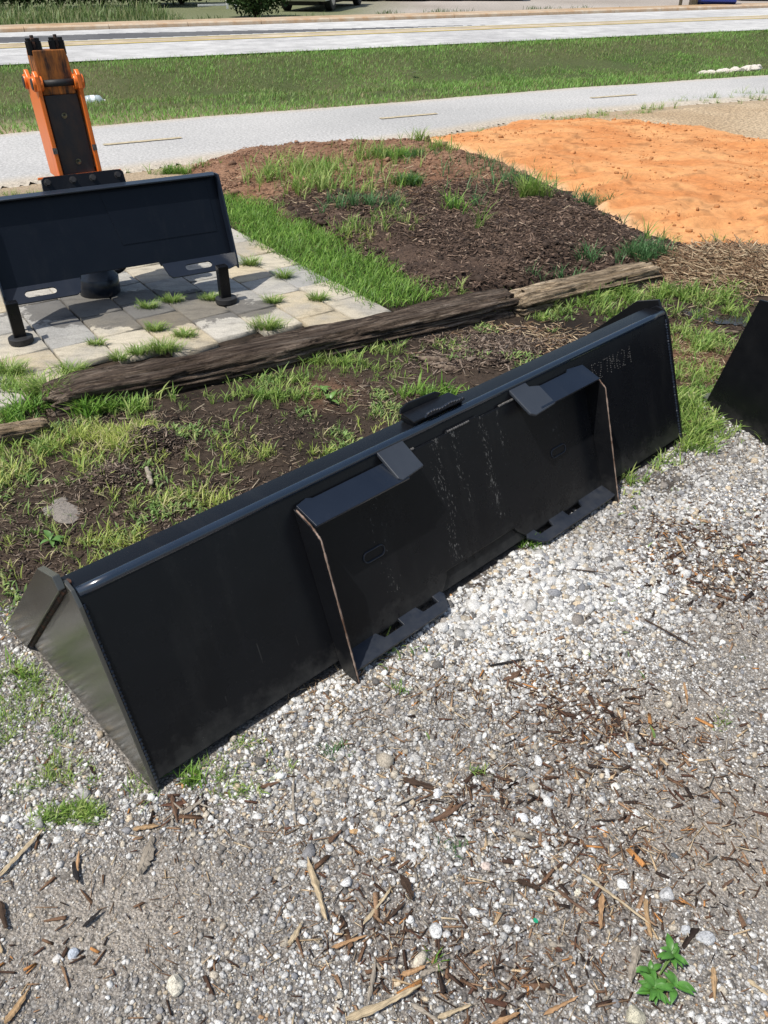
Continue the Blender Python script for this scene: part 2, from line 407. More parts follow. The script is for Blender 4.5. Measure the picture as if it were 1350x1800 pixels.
# beyond the bed: pale worn soil beside the path, the grass bank, and the lot across the road
dist = y - 6.4 - x * .3
tp = sstep(.2, 1.2, dist)[:, None]; c = c * (1 - tp) + np.array([.36, .28, .19])[None] * tp
bk = (y - 11.6 - x * .34); tb = sstep(-1.2, .1, bk)[:, None]
gc = lerp3((.05, .075, .022), (.1, .1, .045), np.clip(fbm(x, y, .8, 4, 51) * 2 - .5, 0, 1)); c = c * (1 - tb) + gc * tb
lot = ((y - 18.46 - x * .5) * .894 - 7.0); tl = sstep(0, .3, lot)[:, None]
lc = lerp3((.26, .225, .19), (.40, .36, .32), np.clip(fbm(x, y, .5, 4, 61) * 2 - .5, 0, 1)); c = c * (1 - tl) + lc * tl
tv = (sstep(2, -3, x + (fbm(x, y, .4, 2, 63) - .5) * 4) * sstep(1.2, 2.6, lot))[:, None]
c = c * (1 - tv * .85) + np.array([.11, .13, .05])[None] * tv * .85
V = np.column_stack([x, y, hz(x, y)])
ny, nx = X.shape; ii = (np.arange(ny - 1)[:, None] * nx + np.arange(nx - 1)[None]).ravel()
F = np.column_stack([ii, ii + 1, ii + nx + 1, ii + nx])
tag(np_mesh('ground', V, F, M['ground'], c, smooth=True, extra=gw), kind='structure')

def sheet(name, poly, res, zf, cf, mat, edge=.06, drop=.03, noise_amp=.04, noise_f=5, kind='structure', flat=False):
    poly = np.asarray(poly); lo = poly.min(0) - .1; hi = poly.max(0) + .1
    gx = np.arange(lo[0], hi[0], res); gy = np.arange(lo[1], hi[1], res)
    X, Y = np.meshgrid(gx, gy); x = X.ravel(); y = Y.ravel()
    d = sdf(poly, x, y) + (fbm(x, y, noise_f, 4, hash(name) % 7 if False else len(name)) - .5) * noise_amp * 2
    z = (hz(x, y) if not flat else 0) + zf(x, y, d) - drop * (1 - sstep(-edge * .2, edge, d))
    keep = d > -edge * .5
    ny, nx = X.shape; ii = (np.arange(ny - 1)[:, None] * nx + np.arange(nx - 1)[None]).ravel()
    F = np.column_stack([ii, ii + 1, ii + nx + 1, ii + nx]); F = F[keep[F].all(1)]
    used = np.unique(F); mp = np.full(len(x), -1); mp[used] = np.arange(len(used))
    V = np.column_stack([x, y, z])[used]
    o = np_mesh(name, V, mp[F], mat, cf(x[used], y[used], d[used]), smooth=True)
    return tag(o, kind=kind)
def cfun(a, b, f, s, k=2.0):
    return lambda x, y, d: lerp3(a, b, np.clip((fbm(x, y, f, 4, s) - .5) * k + .5, 0, 1))

# path, with faint yellow dashes
PP = np.array(PATH)
def path_c(x, y, d):
    c = lerp3((.35, .345, .335), (.43, .42, .405), np.clip((fbm(x, y, .7, 4, 71) - .5) * 2 + .5, 0, 1))
    e = sstep(.35, .0, d) * .6; return c * (1 - e[:, None]) + np.array([.44, .36, .25])[None] * e[:, None]
sheet('path', PP, .06, lambda x, y, d: .028 + 0 * x, path_c, M['asph'], .08, .035, .04, 3)
def strip(name, a, b, wd, z, mat, nseg=12, colr=None, kind='structure'):
    a = np.array(a); b = np.array(b); dd = (b - a) / np.hypot(*(b - a)); nn = np.array([-dd[1], dd[0]])
    V = []; 
    for i in range(nseg + 1):
        p = a + (b - a) * i / nseg
        for s in (-1, 1):
            q = p + nn * s * wd / 2 * (1 + .12 * math.sin(i * 2.3 + s)); V.append((q[0], q[1], z if not callable(z) else z(q)))
    F = np.array([[2 * i, 2 * i + 1, 2 * i + 3, 2 * i + 2] for i in range(nseg)]); V = np.array(V)
    o = np_mesh(name, V, F, mat, np.tile(np.array(colr), (len(V), 1)))
    return tag(o, kind=kind)
ym = mat_attr('faded yellow paint', .9, .2, 0, 25, .3)
for (p0, p1) in (((183, 261), (320, 248)), ((668, 214), (768, 205)), ((1038, 177), (1118, 171)), ((-330, 315), (-200, 300))):
    mid = (W(*p0) + W(*p1)) / 2
    zz = lambda q: float(hz(np.array([q[0]]), np.array([q[1]]))[0]) + .035
    strip('path_marking', W(*p0), W(*p1), .075, zz, ym, 8, (.43, .365, .25))
# road
def rp(s, t):
    """road coordinates: s along, t across from the near edge"""
    return np.array([0, 18.46]) + rd * s + np.array([-rd[1], rd[0]]) * t
def band(name, s0, s1, t0, t1, z, mat, ca, cb, f, ds=.5, dt=.25, kind='structure', seed=81, wob=.0):
    S = np.arange(s0, s1 + ds, ds); T = np.linspace(t0, t1, max(2, int((t1 - t0) / dt) + 1))
    SS, TT = np.meshgrid(S, T); s = SS.ravel(); t = TT.ravel()
    if wob: t = t + wob * (fbm(s, t * 0 + seed, 1.5, 3, seed) - .5)
    x = rd[0] * s - rd[1] * t; y = 18.46 + rd[1] * s + rd[0] * t
    V = np.column_stack([x, y, np.full(len(x), z)]); ny, nx = SS.shape
    ii = (np.arange(ny - 1)[:, None] * nx + np.arange(nx - 1)[None]).ravel()
    F = np.column_stack([ii, ii + 1, ii + nx + 1, ii + nx])
    return tag(np_mesh(name, V, F, mat, lerp3(ca, cb, np.clip((fbm(x, y, f, 4, seed) - .5) * 2 + .5, 0, 1)), smooth=True), kind=kind)
band('road', -60, 90, -.1, 7.3, .03, M['road'], (.37, .365, .36), (.48, .475, .46), .5)
band('median_strip', -60, 90, 3.05, 3.95, .034, M['road'], (.38, .31, .21), (.46, .40, .31), .8, seed=83)
band('road_marking', -60, 90, 2.98, 3.12, .038, ym, (.5, .38, .09), (.46, .38, .18), 1.5, .3, .1, seed=84, wob=.03)
band('road_marking', -60, 90, 3.9, 4.03, .038, ym, (.5, .38, .11), (.44, .37, .2), 1.5, .3, .1, seed=85, wob=.03)
# dark repaved wedge in the far lane
a0, a1, b1 = rp(-40, 4.15), rp(-40, 5.9), rp(7.5, 4.35)
wp = [rp(-40, 4.15), rp(6.5, 4.3), rp(1.5, 4.9), rp(-4, 5.9), rp(-40, 6.15)]
sheet('asphalt_patch', wp, .12, lambda x, y, d: .0345 + 0 * x, cfun((.085, .085, .09), (.13, .13, .13), 1, 86), M['asph'], .01, 0, .02, 2, flat=True)
# low kerb on the far side, washed over with sand
bm = MB()
for i in range(75):
    s0 = -60 + i * 2; p = rp(s0, 7.4); q = rp(s0 + 1.985, 7.4)
    nn = np.array([-rd[1], rd[0]])
    pr = [(-.09, -.02), (-.07, .1), (-.03, .13), (.12, .13), (.12, -.02)]
    bm.prism(pr, (p[0], p[1], 0), (nn[0], nn[1], 0), (0, 0, 1), (rd[0], rd[1], 0), 0, 1.985)
tag(bm.build('kerb', mat_simple('sandy concrete kerb', (.42, .28, .17), .9, .2, 0, 3, (.5, .42, .32))), kind='structure')
band('roadside_sand', -60, 90, 7.55, 8.9, .1, M['road'], (.36, .245, .14), (.42, .33, .24), .6, seed=87, wob=.25)

# beds and patches
BED = [W(330, 303), W(430, 268), W(600, 258), W(745, 252), W(870, 288), W(985, 345), W(1090, 400), W(1215, 455), W(1150, 492), W(1000, 500), W(890, 515), W(760, 525), W(650, 470), W(560, 410), W(400, 350)]
SAND = [W(735, 247), W(830, 236), W(930, 213), W(1010, 212), W(1130, 216), W(1230, 228), W(1350, 250), W(1500, 275), W(1700, 420), W(1500, 470), W(1340, 462), W(1200, 462), W(1100, 400), W(985, 342), W(870, 285)]
PEA = [W(930, 222), W(1020, 210), W(1150, 197), W(1350, 180), W(1800, 160), W(1800, 420), W(1450, 300), W(1350, 262), W(1200, 240)]
def sand_z(x, y, d):
    z = .03 + .03 * sstep(0, .5, d) + (fbm(x, y, 2.2, 4, 92) - .5) * .06 + (fbm(x, y, 11, 4, 192) - .5) * .028
    for i in range(26):          # scattered wheel ruts and footprints
        r = random.Random(i); p = W(r.uniform(800, 1400), r.uniform(240, 440)); a = r.uniform(-.2, .9); l = r.uniform(.15, .6)
        u = (x - p[0]) * math.cos(a) + (y - p[1]) * math.sin(a); v = -(x - p[0]) * math.sin(a) + (y - p[1]) * math.cos(a)
        z = z - .024 * np.exp(-(u / l) ** 2 - (v / .05) ** 2) + .016 * np.exp(-(u / l) ** 2 - ((v - .1) / .05) ** 2)
    return z
def sand_c(x, y, d):
    c = lerp3((.58, .29, .12), (.50, .205, .072), np.clip((fbm(x * .7 + y * .2, y * 1.3, 3.6, 7, 93) - .5) * 3.0 + .5, 0, 1)); dk = sstep(.60, .75, fbm(x, y, 9, 4, 193))[:, None] * .3; c = c * (1 - dk)
    e = sstep(.12, .0, d) * .6; return c * (1 - e[:, None]) + np.array([.6, .47, .31])[None] * e[:, None]
sheet('tan_gravel', PEA, .04, lambda x, y, d: .022 + .01 * sstep(0, .4, d), cfun((.36, .265, .165), (.44, .34, .225), 2, 94), M['pea'], .08, .03, .08, 2)
sheet('orange_sand', SAND, .025, sand_z, sand_c, M['sand'], .08, .05, .1, 2.5)
def bed_c(x, y, d):
    # reddish dry soil at the far left, dark mulch nearer
    t = sstep(6.4, 5.9, y - .28 * x + (fbm(x, y, 2, 4, 95) - .5) * 1.6)
    red = lerp3((.21, .11, .065), (.30, .175, .11), np.clip((fbm(x, y, 4, 4, 96) - .5) * 2.5 + .5, 0, 1))
    dk = lerp3((.05, .034, .026), (.12, .08, .058), np.clip((fbm(x, y, 6, 4, 97) - .5) * 2.5 + .5, 0, 1))
    return red * (1 - t[:, None]) + dk * t[:, None]
def bed_z(x, y, d): return .035 + .07 * sstep(0, .4, d) + (fbm(x, y, 4, 4, 98) - .5) * .06 + (fbm(x, y, 20, 3, 99) - .5) * .03
sheet('mulch_bed', BED, .02, bed_z, bed_c, M['soil'], .08, .05, .12, 3)
def bedh(x, y):
    d = sdf(BED, x, y); return np.where(d > .02, bed_z(x, y, d) - .0, 0) + hz(x, y)
# puddle at the right
pw = mat_simple('muddy water', (.03, .026, .02), .05, .5)
sheet('puddle', [W(1190, 548), W(1260, 535), W(1330, 540), W(1390, 552), W(1360, 580), W(1290, 574), W(1215, 565)], .02, lambda x, y, d: .02 - hz(x, y) - .012, lambda x, y, d: np.tile([.03, .026, .02], (len(x), 1)), pw, .03, 0, .08, 4)

# ---------------------------------------------------------------- patio of stone pavers
PAD = np.array([.566, -.824]); PAO = np.array([.824, .566])
def build_patio():
    Vs = []; Fs = []; Cs = []
    edge = 2.235; g = .011; wd = .2225
    pal = [(.40, .375, .325), (.43, .385, .30), (.375, .36, .32), (.44, .375, .265), (.33, .32, .295), (.40, .375, .325)]
    r = random.Random(5); k = 0
    for row in range(0, 26):
        o1 = edge - row * wd; o0 = o1 - wd; s = -6.4 + r.uniform(-.28, 0)
        while s < -2.2:
            L = r.choice([.29, .29, .22, .29, .36]); s0, s1 = s, s + L; s = s1
            far_lim = -5.35 if o0 > 1.3 else -5.35
            if s0 < far_lim - .05 and True:
                if s1 < far_lim: continue
            cs = (s0 + s1) / 2
            pc = PAO * (o0 + o1) / 2 + PAD * cs
            # clip by the timber: pavers behind it only
            ln = (pc[1] - 3.08) - (pc[0] + 1.1) * .545
            tp_ = W(85, 702); tq_ = W(905, 535); tn_ = (tq_ - tp_) / np.hypot(*(tq_ - tp_)); ln = -tn_[1] * (pc[0] - tp_[0]) + tn_[0] * (pc[1] - tp_[1])
            if ln < .13: continue
            c = np.array(r.choice(pal)) * r.uniform(.85, 1.12); tz = r.uniform(-.003, .003)
            nx_, ny_ = 8, 6
            for j in range(ny_ + 1):
                for i in range(nx_ + 1):
                    a = s0 + g / 2 + (L - g) * i / nx_; b = o0 + g / 2 + (wd - g) * j / ny_
                    p = PAD * a + PAO * b; e = min(i, nx_ - i, j, ny_ - j)
                    z = .034 + tz + (0 if e else -.0035) + (random.random() - .5) * .0016
                    Vs.append((p[0], p[1], z)); Cs.append(c)
            for j in range(ny_):
                for i in range(nx_):
                    q = k + j * (nx_ + 1) + i; Fs.append((q, q + 1, q + nx_ + 2, q + nx_ + 1))
            # skirt
            base = len(Vs)
            ring = [(0, 0), (nx_, 0), (nx_, ny_), (0, ny_)]
            for (i, j) in ring:
                v = Vs[k + j * (nx_ + 1) + i]; Vs.append((v[0], v[1], v[2] - .03)); Cs.append(c * .6)
            for m in range(4):
                i0, j0 = ring[m]; i1, j1 = ring[(m + 1) % 4]
                Fs.append((k + j0 * (nx_ + 1) + i0, base + m, base + (m + 1) % 4, k + j1 * (nx_ + 1) + i1))
            k = len(Vs)
    m, t, p = new_mat('stone pavers'); v = coords(t)
    c = attr(t, 'col'); n1 = noise(t, 1, 6, .7, coords(t, (9, 24, 9), rot=(0, 0, R(-34)))); n2 = noise(t, 4, 5, .6, v); n3 = noise(t, 160, 3, .6, v)
    c = mix(t, 1.0, c, ramp(t, n1, [(.3, gr(.6)), (.48, gr(1)), (.7, gr(1.15))]), 'MULTIPLY')
    c = mix(t, ramp(t, n2, [(.46, gr(0)), (.62, gr(.5))]), c, (.25, .245, .235))
    c = mix(t, 1.0, c, ramp(t, n3, [(.3, gr(.78)), (.7, gr(1.2))]), 'MULTIPLY')
    # wet, dirty patch on the stones under the attachment
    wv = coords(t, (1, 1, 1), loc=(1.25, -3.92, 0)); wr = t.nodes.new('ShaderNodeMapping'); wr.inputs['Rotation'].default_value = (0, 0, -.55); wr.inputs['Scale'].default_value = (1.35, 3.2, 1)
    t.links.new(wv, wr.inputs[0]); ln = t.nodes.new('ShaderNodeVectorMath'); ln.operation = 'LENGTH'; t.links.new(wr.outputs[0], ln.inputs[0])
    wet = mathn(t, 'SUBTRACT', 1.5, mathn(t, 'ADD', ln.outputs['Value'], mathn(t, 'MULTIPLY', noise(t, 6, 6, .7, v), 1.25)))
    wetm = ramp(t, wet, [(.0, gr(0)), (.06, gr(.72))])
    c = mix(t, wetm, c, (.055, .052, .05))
    t.links.new(c, p.inputs['Base Color']); p.inputs['Roughness'].default_value = .85; p.inputs['Specular IOR Level'].default_value = .25
    bump(t, p, mathn(t, 'ADD', n1, mathn(t, 'MULTIPLY', n3, .3)), .5, .006)
    Fq = np.array(Fs); V = np.array(Vs); V[:, 2] += 0.0
    tag(np_mesh('patio', V, Fq, m, np.array(Cs)), kind='structure')
build_patio()

# ---------------------------------------------------------------- bucket in the foreground
def swept_shell(prof, th):
    """thicken an open (y,z) profile"""
    P = [Vector((p[0], p[1])) for p in prof]; out = []
    for i, p in enumerate(P):
        a = P[max(i - 1, 0)]; b = P[min(i + 1, len(P) - 1)]; d = (b - a).normalized(); out.append(p + Vector((-d.y, d.x)) * th)
    return [tuple(p) for p in P] + [tuple(p) for p in reversed(out)]
def arc(c, r, a0, a1, n):
    return [(c[0] + r * math.cos(R(a0 + (a1 - a0) * i / n)), c[1] + r * math.sin(R(a0 + (a1 - a0) * i / n))) for i in range(n + 1)]
def bucket_profile(th, H, D, lip=.068, r=.012):
    deg = math.degrees(th)      # back leans away by th
    u = (math.sin(th), math.cos(th))
    top = (u[0] * H, u[1] * H)
    prof = [(D, .004), (D * .7, .004), (D * .35, .006), (.05, .004)] + arc((.02 * 1.1, .024), .02, 265, 200, 5)
    # straight back
    prof += [(u[0] * .05, u[1] * .05), (u[0] * (H - r), u[1] * (H - r))]
    # roll over the top edge: centre sits behind the back plane
    cx, cz = u[0] * (H - r) + u[1] * r, u[1] * (H - r) - u[0] * r
    prof += arc((cx, cz), r, 180 - deg, 82, 8)[1:]
    e = prof[-1]; prof += [(e[0] + lip * .6, e[1] - .002), (e[0] + lip, e[1] - .006), (e[0] + lip + .006, e[1] - .02)]
    return prof
def build_bucket():
    th, H, Wd, D = BK['th'], BK['H'], BK['W'], BK['D']
    root = empty('bucket', (BK['o'][0], BK['o'][1], .012), BK['yaw'])
    tag(root, 'wide black loader bucket on the gravel with its flat back and mounting plate towards us', 'loader bucket')
    A = Vector((1, 0, 0)); U = Vector((0, math.sin(th), math.cos(th))); Dn = A.cross(U); O = Vector((0, 0, 0))
    pr = bucket_profile(th, H, D)
    MB().sweep(swept_shell(pr, -.008), 0, Wd, 24).build('back_panel', M['paint'], root, smooth=False)
    sh = root.children[0]
    for p_ in sh.data.polygons: p_.use_smooth = True
    me = sh.data
    try: me.set_sharp_from_angle(angle=R(38))
    except Exception: pass
    u_ = Vector((0, math.sin(th), math.cos(th))) * (H - .010); cpt = u_ + Vector((0, .010, 0))
    MB().tube([(x_, cpt.y, cpt.z) for x_ in np.linspace(.003, Wd - .003, 30)], .0125, 14).build('rolled_edge', M['roll'], root, smooth=True)  # tube added along the bend to carry a sky highlight
    # cutting edge along the front of the floor
    MB().box((Wd / 2, D - .02, .012), (Wd - .004, .15, .016)).build('cutting_edge', M['bare'], root, .003)
    side = [(-.006, -.004), (D + .0, .0), (D - .01, .03), (.222, .452), (.205, .464), (math.sin(th) * H + .004, math.cos(th) * H + .004), (math.sin(th) * (H - .03) - .008, math.cos(th) * (H - .03) + .002)]
    cut = [(D + .09, -.012), (D - .035, -.01), (.192, .455), (.208, .482), (.292, .455)]
    for i, x0 in enumerate((-.010, Wd + .0005)):
        MB().prism(side, (0, 0, 0), (0, 1, 0), (0, 0, 1), (1, 0, 0), x0, x0 + .0095).build('side_plate', M['paint_side'] if i == 0 else M['paint'], root, .002)
        xc = x0 - .016 if i == 0 else x0 + .0102
        c0 = (x0 - .0165, x0 - .0005) if i == 0 else (x0 + .0100, x0 + .026)
        MB().prism(cut, (0, 0, 0), (0, 1, 0), (0, 0, 1), (1, 0, 0), *c0).build('side_cutter', M['paint_side'] if i == 0 else M['paint'], root, .002)
        # weld bead where the side meets the back
        pts = []; rr = []
        q = random.Random(3 + i)
        for k in range(150):
            s = k / 149 * (H - .03); xx = .002 if i == 0 else Wd - .002
            p = U * s + Dn * .001; pts.append((xx + q.uniform(-.0015, .0015), p.y, p.z)); rr.append(.0042 + .0014 * math.sin(k * 1.9) + q.uniform(-.0006, .0006))
        MB().tube(pts, rr, 6).build('weld_bead', M['paint_navy'], root, smooth=True)
        # rusty weld along the cutter
        pts = []; rr = []
        for k in range(110):
            f = k / 109; y_ = .198 + (D - .04 - .198) * f; z_ = .452 - (.452 + .005) * f; pts.append(((x0 - .002 if i == 0 else x0 + .0115), y_ - .004, z_)); rr.append(.0055 + .0015 * math.sin(k * 2.1) + q.uniform(-.0008, .0008))
        MB().tube(pts, rr, 6).build('weld_bead', M['rustweld'], root, smooth=True)
    MB().box((-.006, .207, .455), (.026, .014, .012), Matrix.Rotation(.4, 3, 'X')).build('worn_corner', M['rustweld'], root, .004)
    # mounting plate
    a0, a1 = .535, 1.695; lo, hi = .022, .44; t = .009
    outline = [(a0, lo), (.91, lo), (.935, lo + .03), (.94, .07), (1.24, .07), (1.255, .05), (1.29, lo), (a1, lo), (a1, hi - .02), (a1 - .02, hi), (1.19, hi), (1.185, hi + .008), (1.06, hi + .008), (1.055, hi), (a0 + .02, hi), (a0, hi - .02)]
    MB().prism(outline, O, A, U, Dn, .0005, t).build('mounting_plate', M['paint_plate'], root, .002)
    for (ws, we) in ((1.06, 1.15), (.86, .93), (1.28, 1.345)):
        pts = [tuple(O + A * (ws + (we - ws) * k / 30) + U * (hi + .003) + Dn * .008) for k in range(31)]
        MB().tube(pts, [.0035 + .001 * math.sin(k * 2.2) for k in range(31)], 6).build('weld_bead', M['bare'], root, smooth=True)
    for (x0, sg) in ((a0, 1), (a1, -1)):
        # gusset: outline in (u, d)
        gp = [(lo - .035, t), (lo - .06, t + .052), (hi - .075, t + .07), (hi - .04, t + .045), (hi - .002, t - .004), (lo, t - .006)]
        xs_ = (x0 - .009, x0) if sg > 0 else (x0, x0 + .009)
        MB().prism(gp, O, U, Dn, A, *xs_).build('gusset', M['paint'], root, .001)
        # worn rim of the gusset
        rim = [gp[1], gp[2], gp[3], gp[4]]
        xm = sum(xs_) / 2
        pts = []; rr = []; q = random.Random(9)
        for (p, p2) in zip(rim[:-1], rim[1:]):
            nseg = 40 if p is rim[0] else 10
            for k in range(nseg):
                f = k / nseg; v = O + U * (p[0] + (p2[0] - p[0]) * f) + Dn * (p[1] + (p2[1] - p[1]) * f) + A * xm
                pts.append(tuple(v)); rr.append(.0030 + q.uniform(-.0012, .0006))
        MB().tube(pts, rr, 6).build('worn_rim', M['rim'], root, smooth=True)
        # sloping top flange and its tab
        S = (U * -.045 + Dn * .058).normalized(); Nf = A.cross(S); Nf = Nf if Nf.z > 0 else -Nf
        base = O + U * (hi - .004) + Dn * (t - .002)
        if sg > 0: fl = [(a0 - .001, -.004), (a0 + .035, -.012), (a0 + .05, -.004), (.845, -.004), (.845, .072), (a0 + .001, .072)]
        else: fl = [(a1 + .001, -.004), (a1 - .07, -.014), (a1 - .085, -.004), (1.415, -.004), (1.395, .072), (a1 - .001, .072)]
        MB().prism(fl, base, A, S, Nf, 0, .008).build('top_flange', M['paint_navy'], root, .0015)
        tb = [(.812, -.055), (.895, -.058), (.905, -.05), (.905, .040), (.822, .050), (.812, .04)] if sg > 0 else [(1.345, -.047), (1.415, -.05), (1.423, -.04), (1.423, -.012), (1.46, .000), (1.46, .074), (1.362, .080), (1.345, .068)]
        b2 = base + Nf * (.009) + S * (.02 if sg > 0 else .0)
        Nt = (Nf + Dn * .25).normalized(); St = A.cross(Nt); St = St if St.dot(S) > 0 else -St
        MB().prism(tb, b2, A, St, Nt, 0, .010).build('hook_tab', M['tab'], root, .0025)
        # lower flange with two open slots
        S2 = (U * -.04 + Dn * .062).normalized(); N2 = A.cross(S2); N2 = N2 if N2.z > 0 else -N2
        b3 = O + U * (lo + .003) + Dn * (t - .012)
        d0, d1, d2 = .0, .032, .066
        if sg > 0: lf = [(a0, d0), (.65, d0), (.665, d1), (.735, d1), (.735, d0), (.80, d0), (.81, d1), (.868, d1), (.868, d0), (.895, d0), (.905, .02), (.885, d2 - .01), (.87, d2), (a0, d2)]
        else: lf = [(a1, d0), (1.565, d0), (1.55, d1), (1.475, d1), (1.475, d0), (1.405, d0), (1.395, d1), (1.33, d1), (1.325, d0 + .005), (1.295, d0), (1.28, .02), (1.31, d2 - .01), (1.325, d2), (a1, d2)]
        MB().prism(lf, b3, A, S2, N2, 0, .009).build('bottom_flange', M['paint_navy'], root, .0015)
    # oval raised welds over the old pin holes
    for (cx, cu) in ((.715, .232), (1.505, .222)):
        pts = []
        for k in range(41):
            a = 2 * math.pi * k / 40; sx = .022 if math.cos(a) > 0 else -.022
            v = O + A * (cx + sx + .014 * math.cos(a)) + U * (cu + .014 * math.sin(a)) + Dn * (t + .0005); pts.append(tuple(v))
        MB().tube(pts, .0026, 6, False).build('plug_weld', M['paint_navy'], root, smooth=True)
    # number in small weld dots, set along hand-made strokes
    GL_ = {'5': [(.95, 1), (.1, 1), (.05, .58), (.6, .62), (.95, .35), (.6, .02), (0, .08)], '2': [(.05, .82), (.35, 1), (.85, .9), (.8, .6), (.35, .25), (.0, 0), (1, .02)], '7': [(0, 1), (1, 1), (.75, .5), (.6, 0)],
           'M': [(0, 0), (.02, 1), (.5, .5), (.98, 1), (1, 0)], '6': [(.85, 1), (.35, .75), (.05, .35), (.25, .02), (.8, .05), (.9, .38), (.5, .52), (.1, .35)], '4': [(.7, 0), (.72, .55), (.7, 1), (.3, .65), (0, .38), (1, .38)]}
    q = random.Random(12); m = MB(); cx = 1.752
    for ch in '527M624':
        g_ = GL_[ch]; cw = .0215; chh = .052
        for (p0, p1) in zip(g_[:-1], g_[1:]):
            ln_ = math.hypot((p1[0] - p0[0]) * cw, (p1[1] - p0[1]) * chh); ns = max(1, int(ln_ / .0068))
            for k_ in range(ns):
                f = k_ / ns
                v = O + A * (cx + (p0[0] + (p1[0] - p0[0]) * f) * cw + q.uniform(-.0009, .0009)) + U * (.372 + (p0[1] + (p1[1] - p0[1]) * f) * chh + q.uniform(-.0012, .0012)) + Dn * .0012
                rr = q.uniform(.0013, .0024); m.tube([v - Dn * .001, v, v + Dn * .0008], [rr, rr, rr * .4], 6)
        cx += .0345
    m.build('weld_number', M['weld_dot'], root, smooth=True)
    # bent step bracket on the top edge
    tp = Vector((0, pr[-4][0] + .004, pr[-4][1] + .001))
    x0, x1 = .965, 1.165
    st = MB()
    st.prism([(x0 + .015, -.002), (x1 - .012, -.002), (x1 - .012, .010), (x0 + .015, .010)], tp + Vector((0, .060, 0)), A, (0, 0, 1), (0, 1, 0), -.005, .004)
    st.box((x0 + .012, tp.y + .030, tp.z + .006), (.009, .058, .014)); st.box((x1 - .01, tp.y + .030, tp.z + .006), (.009, .058, .014))
    st.prism([(x0, 0), (x1, 0), (x1, .060), (x0 + .012, .060)], tp + Vector((0, 0, .012)), A, (0, 1, 0), (0, 0, 1), 0, .007)
    st.prism([(x0 + .004, 0), (x1 - .05, 0), (x1 - .03, .008), (x1 - .05, .018), (x0 + .04, .021), (x0 + .01, .012)], tp + Vector((0, .056, .018)), A, (0, .35, .94), (0, 1, 0), 0, .007)
    st.build('step_plate', M['paint'], root, .002)
    tooth = [(x0 + .04, 0)] + [(x0 + .045 + .0115 * k + .00575 * j, .012 + (.004 if j else .0) + (.003 * math.sin(k))) for k in range(13) for j in (0, 1)] + [(x1 - .008, .012), (x1, 0)]
    MB().prism(tooth, tp + Vector((0, .003, .017)), A, (0, -.25, .97), (0, -1, 0), 0, .007).build('step_tread', M['paint_navy'], root, .001)
M['rustweld'] = mat_simple('rusty weld', (.03, .022, .018), .7, .3, 0, 60, (.2, .085, .05), .4, (1, 1, 1), .5, .7)
M['rim'] = mat_simple('worn plate edge', (.27, .2, .16), .7, .3, 0, 22, (.10, .055, .035), .3, (1, 1, 1), .4, .62)
M['tab'] = mat_paint('black tab paint with sky sheen', (.026, .031, .040), .42, .5, .1)  # bluish grey base colour stands in for sky reflected in the upturned tabs
M['weld_dot'] = mat_simple('dull weld dots', (.085, .082, .08), .55, .4, 0, 200, (.02, .02, .02))
M['roll'] = mat_paint('rolled edge paint with sky highlight', (.012, .02, .034), .2, .9, .35)  # blue base colour paints in the sky highlight along the bend
build_bucket()

# second bucket, cut off by the right side of the photograph
def build_bucket_b():
    o = W(1240, 715); e = W(1350, 785) - o; e = e / np.hypot(*e)
    # local x across the bucket (to the right), local y towards its cutting edge (away)
    ang = math.atan2(-e[1], -e[0]) - math.pi / 2
    D, H, th, Wd = .62, .50, -.02, 1.6
    org = o + e * D
    root = empty('bucket', (org[0], org[1], .008), ang)
    tag(root, 'black loader bucket at the right edge of the picture, showing its steep side', 'loader bucket')
    side = [(0, 0), (D, 0), (D - .13, .485), (D - .32, .51), (-.06, .50), (-.02, .1)]
    for x0 in (-.01, Wd):
        MB().prism(side, (0, 0, 0), (0, 1, 0), (0, 0, 1), (1, 0, 0), x0, x0 + .0095).build('side_plate', M['paint'], root, .002)
    pr = [(D, .004), (.08, .004)] + arc((.05, .05), .046, 260, 190, 5) + [(-.055, .46)] + arc((-.035, .475), .02, 190, 90, 5) + [(.06, .494)]
    MB().sweep(swept_shell(pr, -.008), 0, Wd, 4).build('back_panel', M['paint'], root, smooth=False)
    MB().box((Wd / 2, D - .03, .014), (Wd - .01, .16, .018)).build('cutting_edge', M['bare'], root, .003)
build_bucket_b()

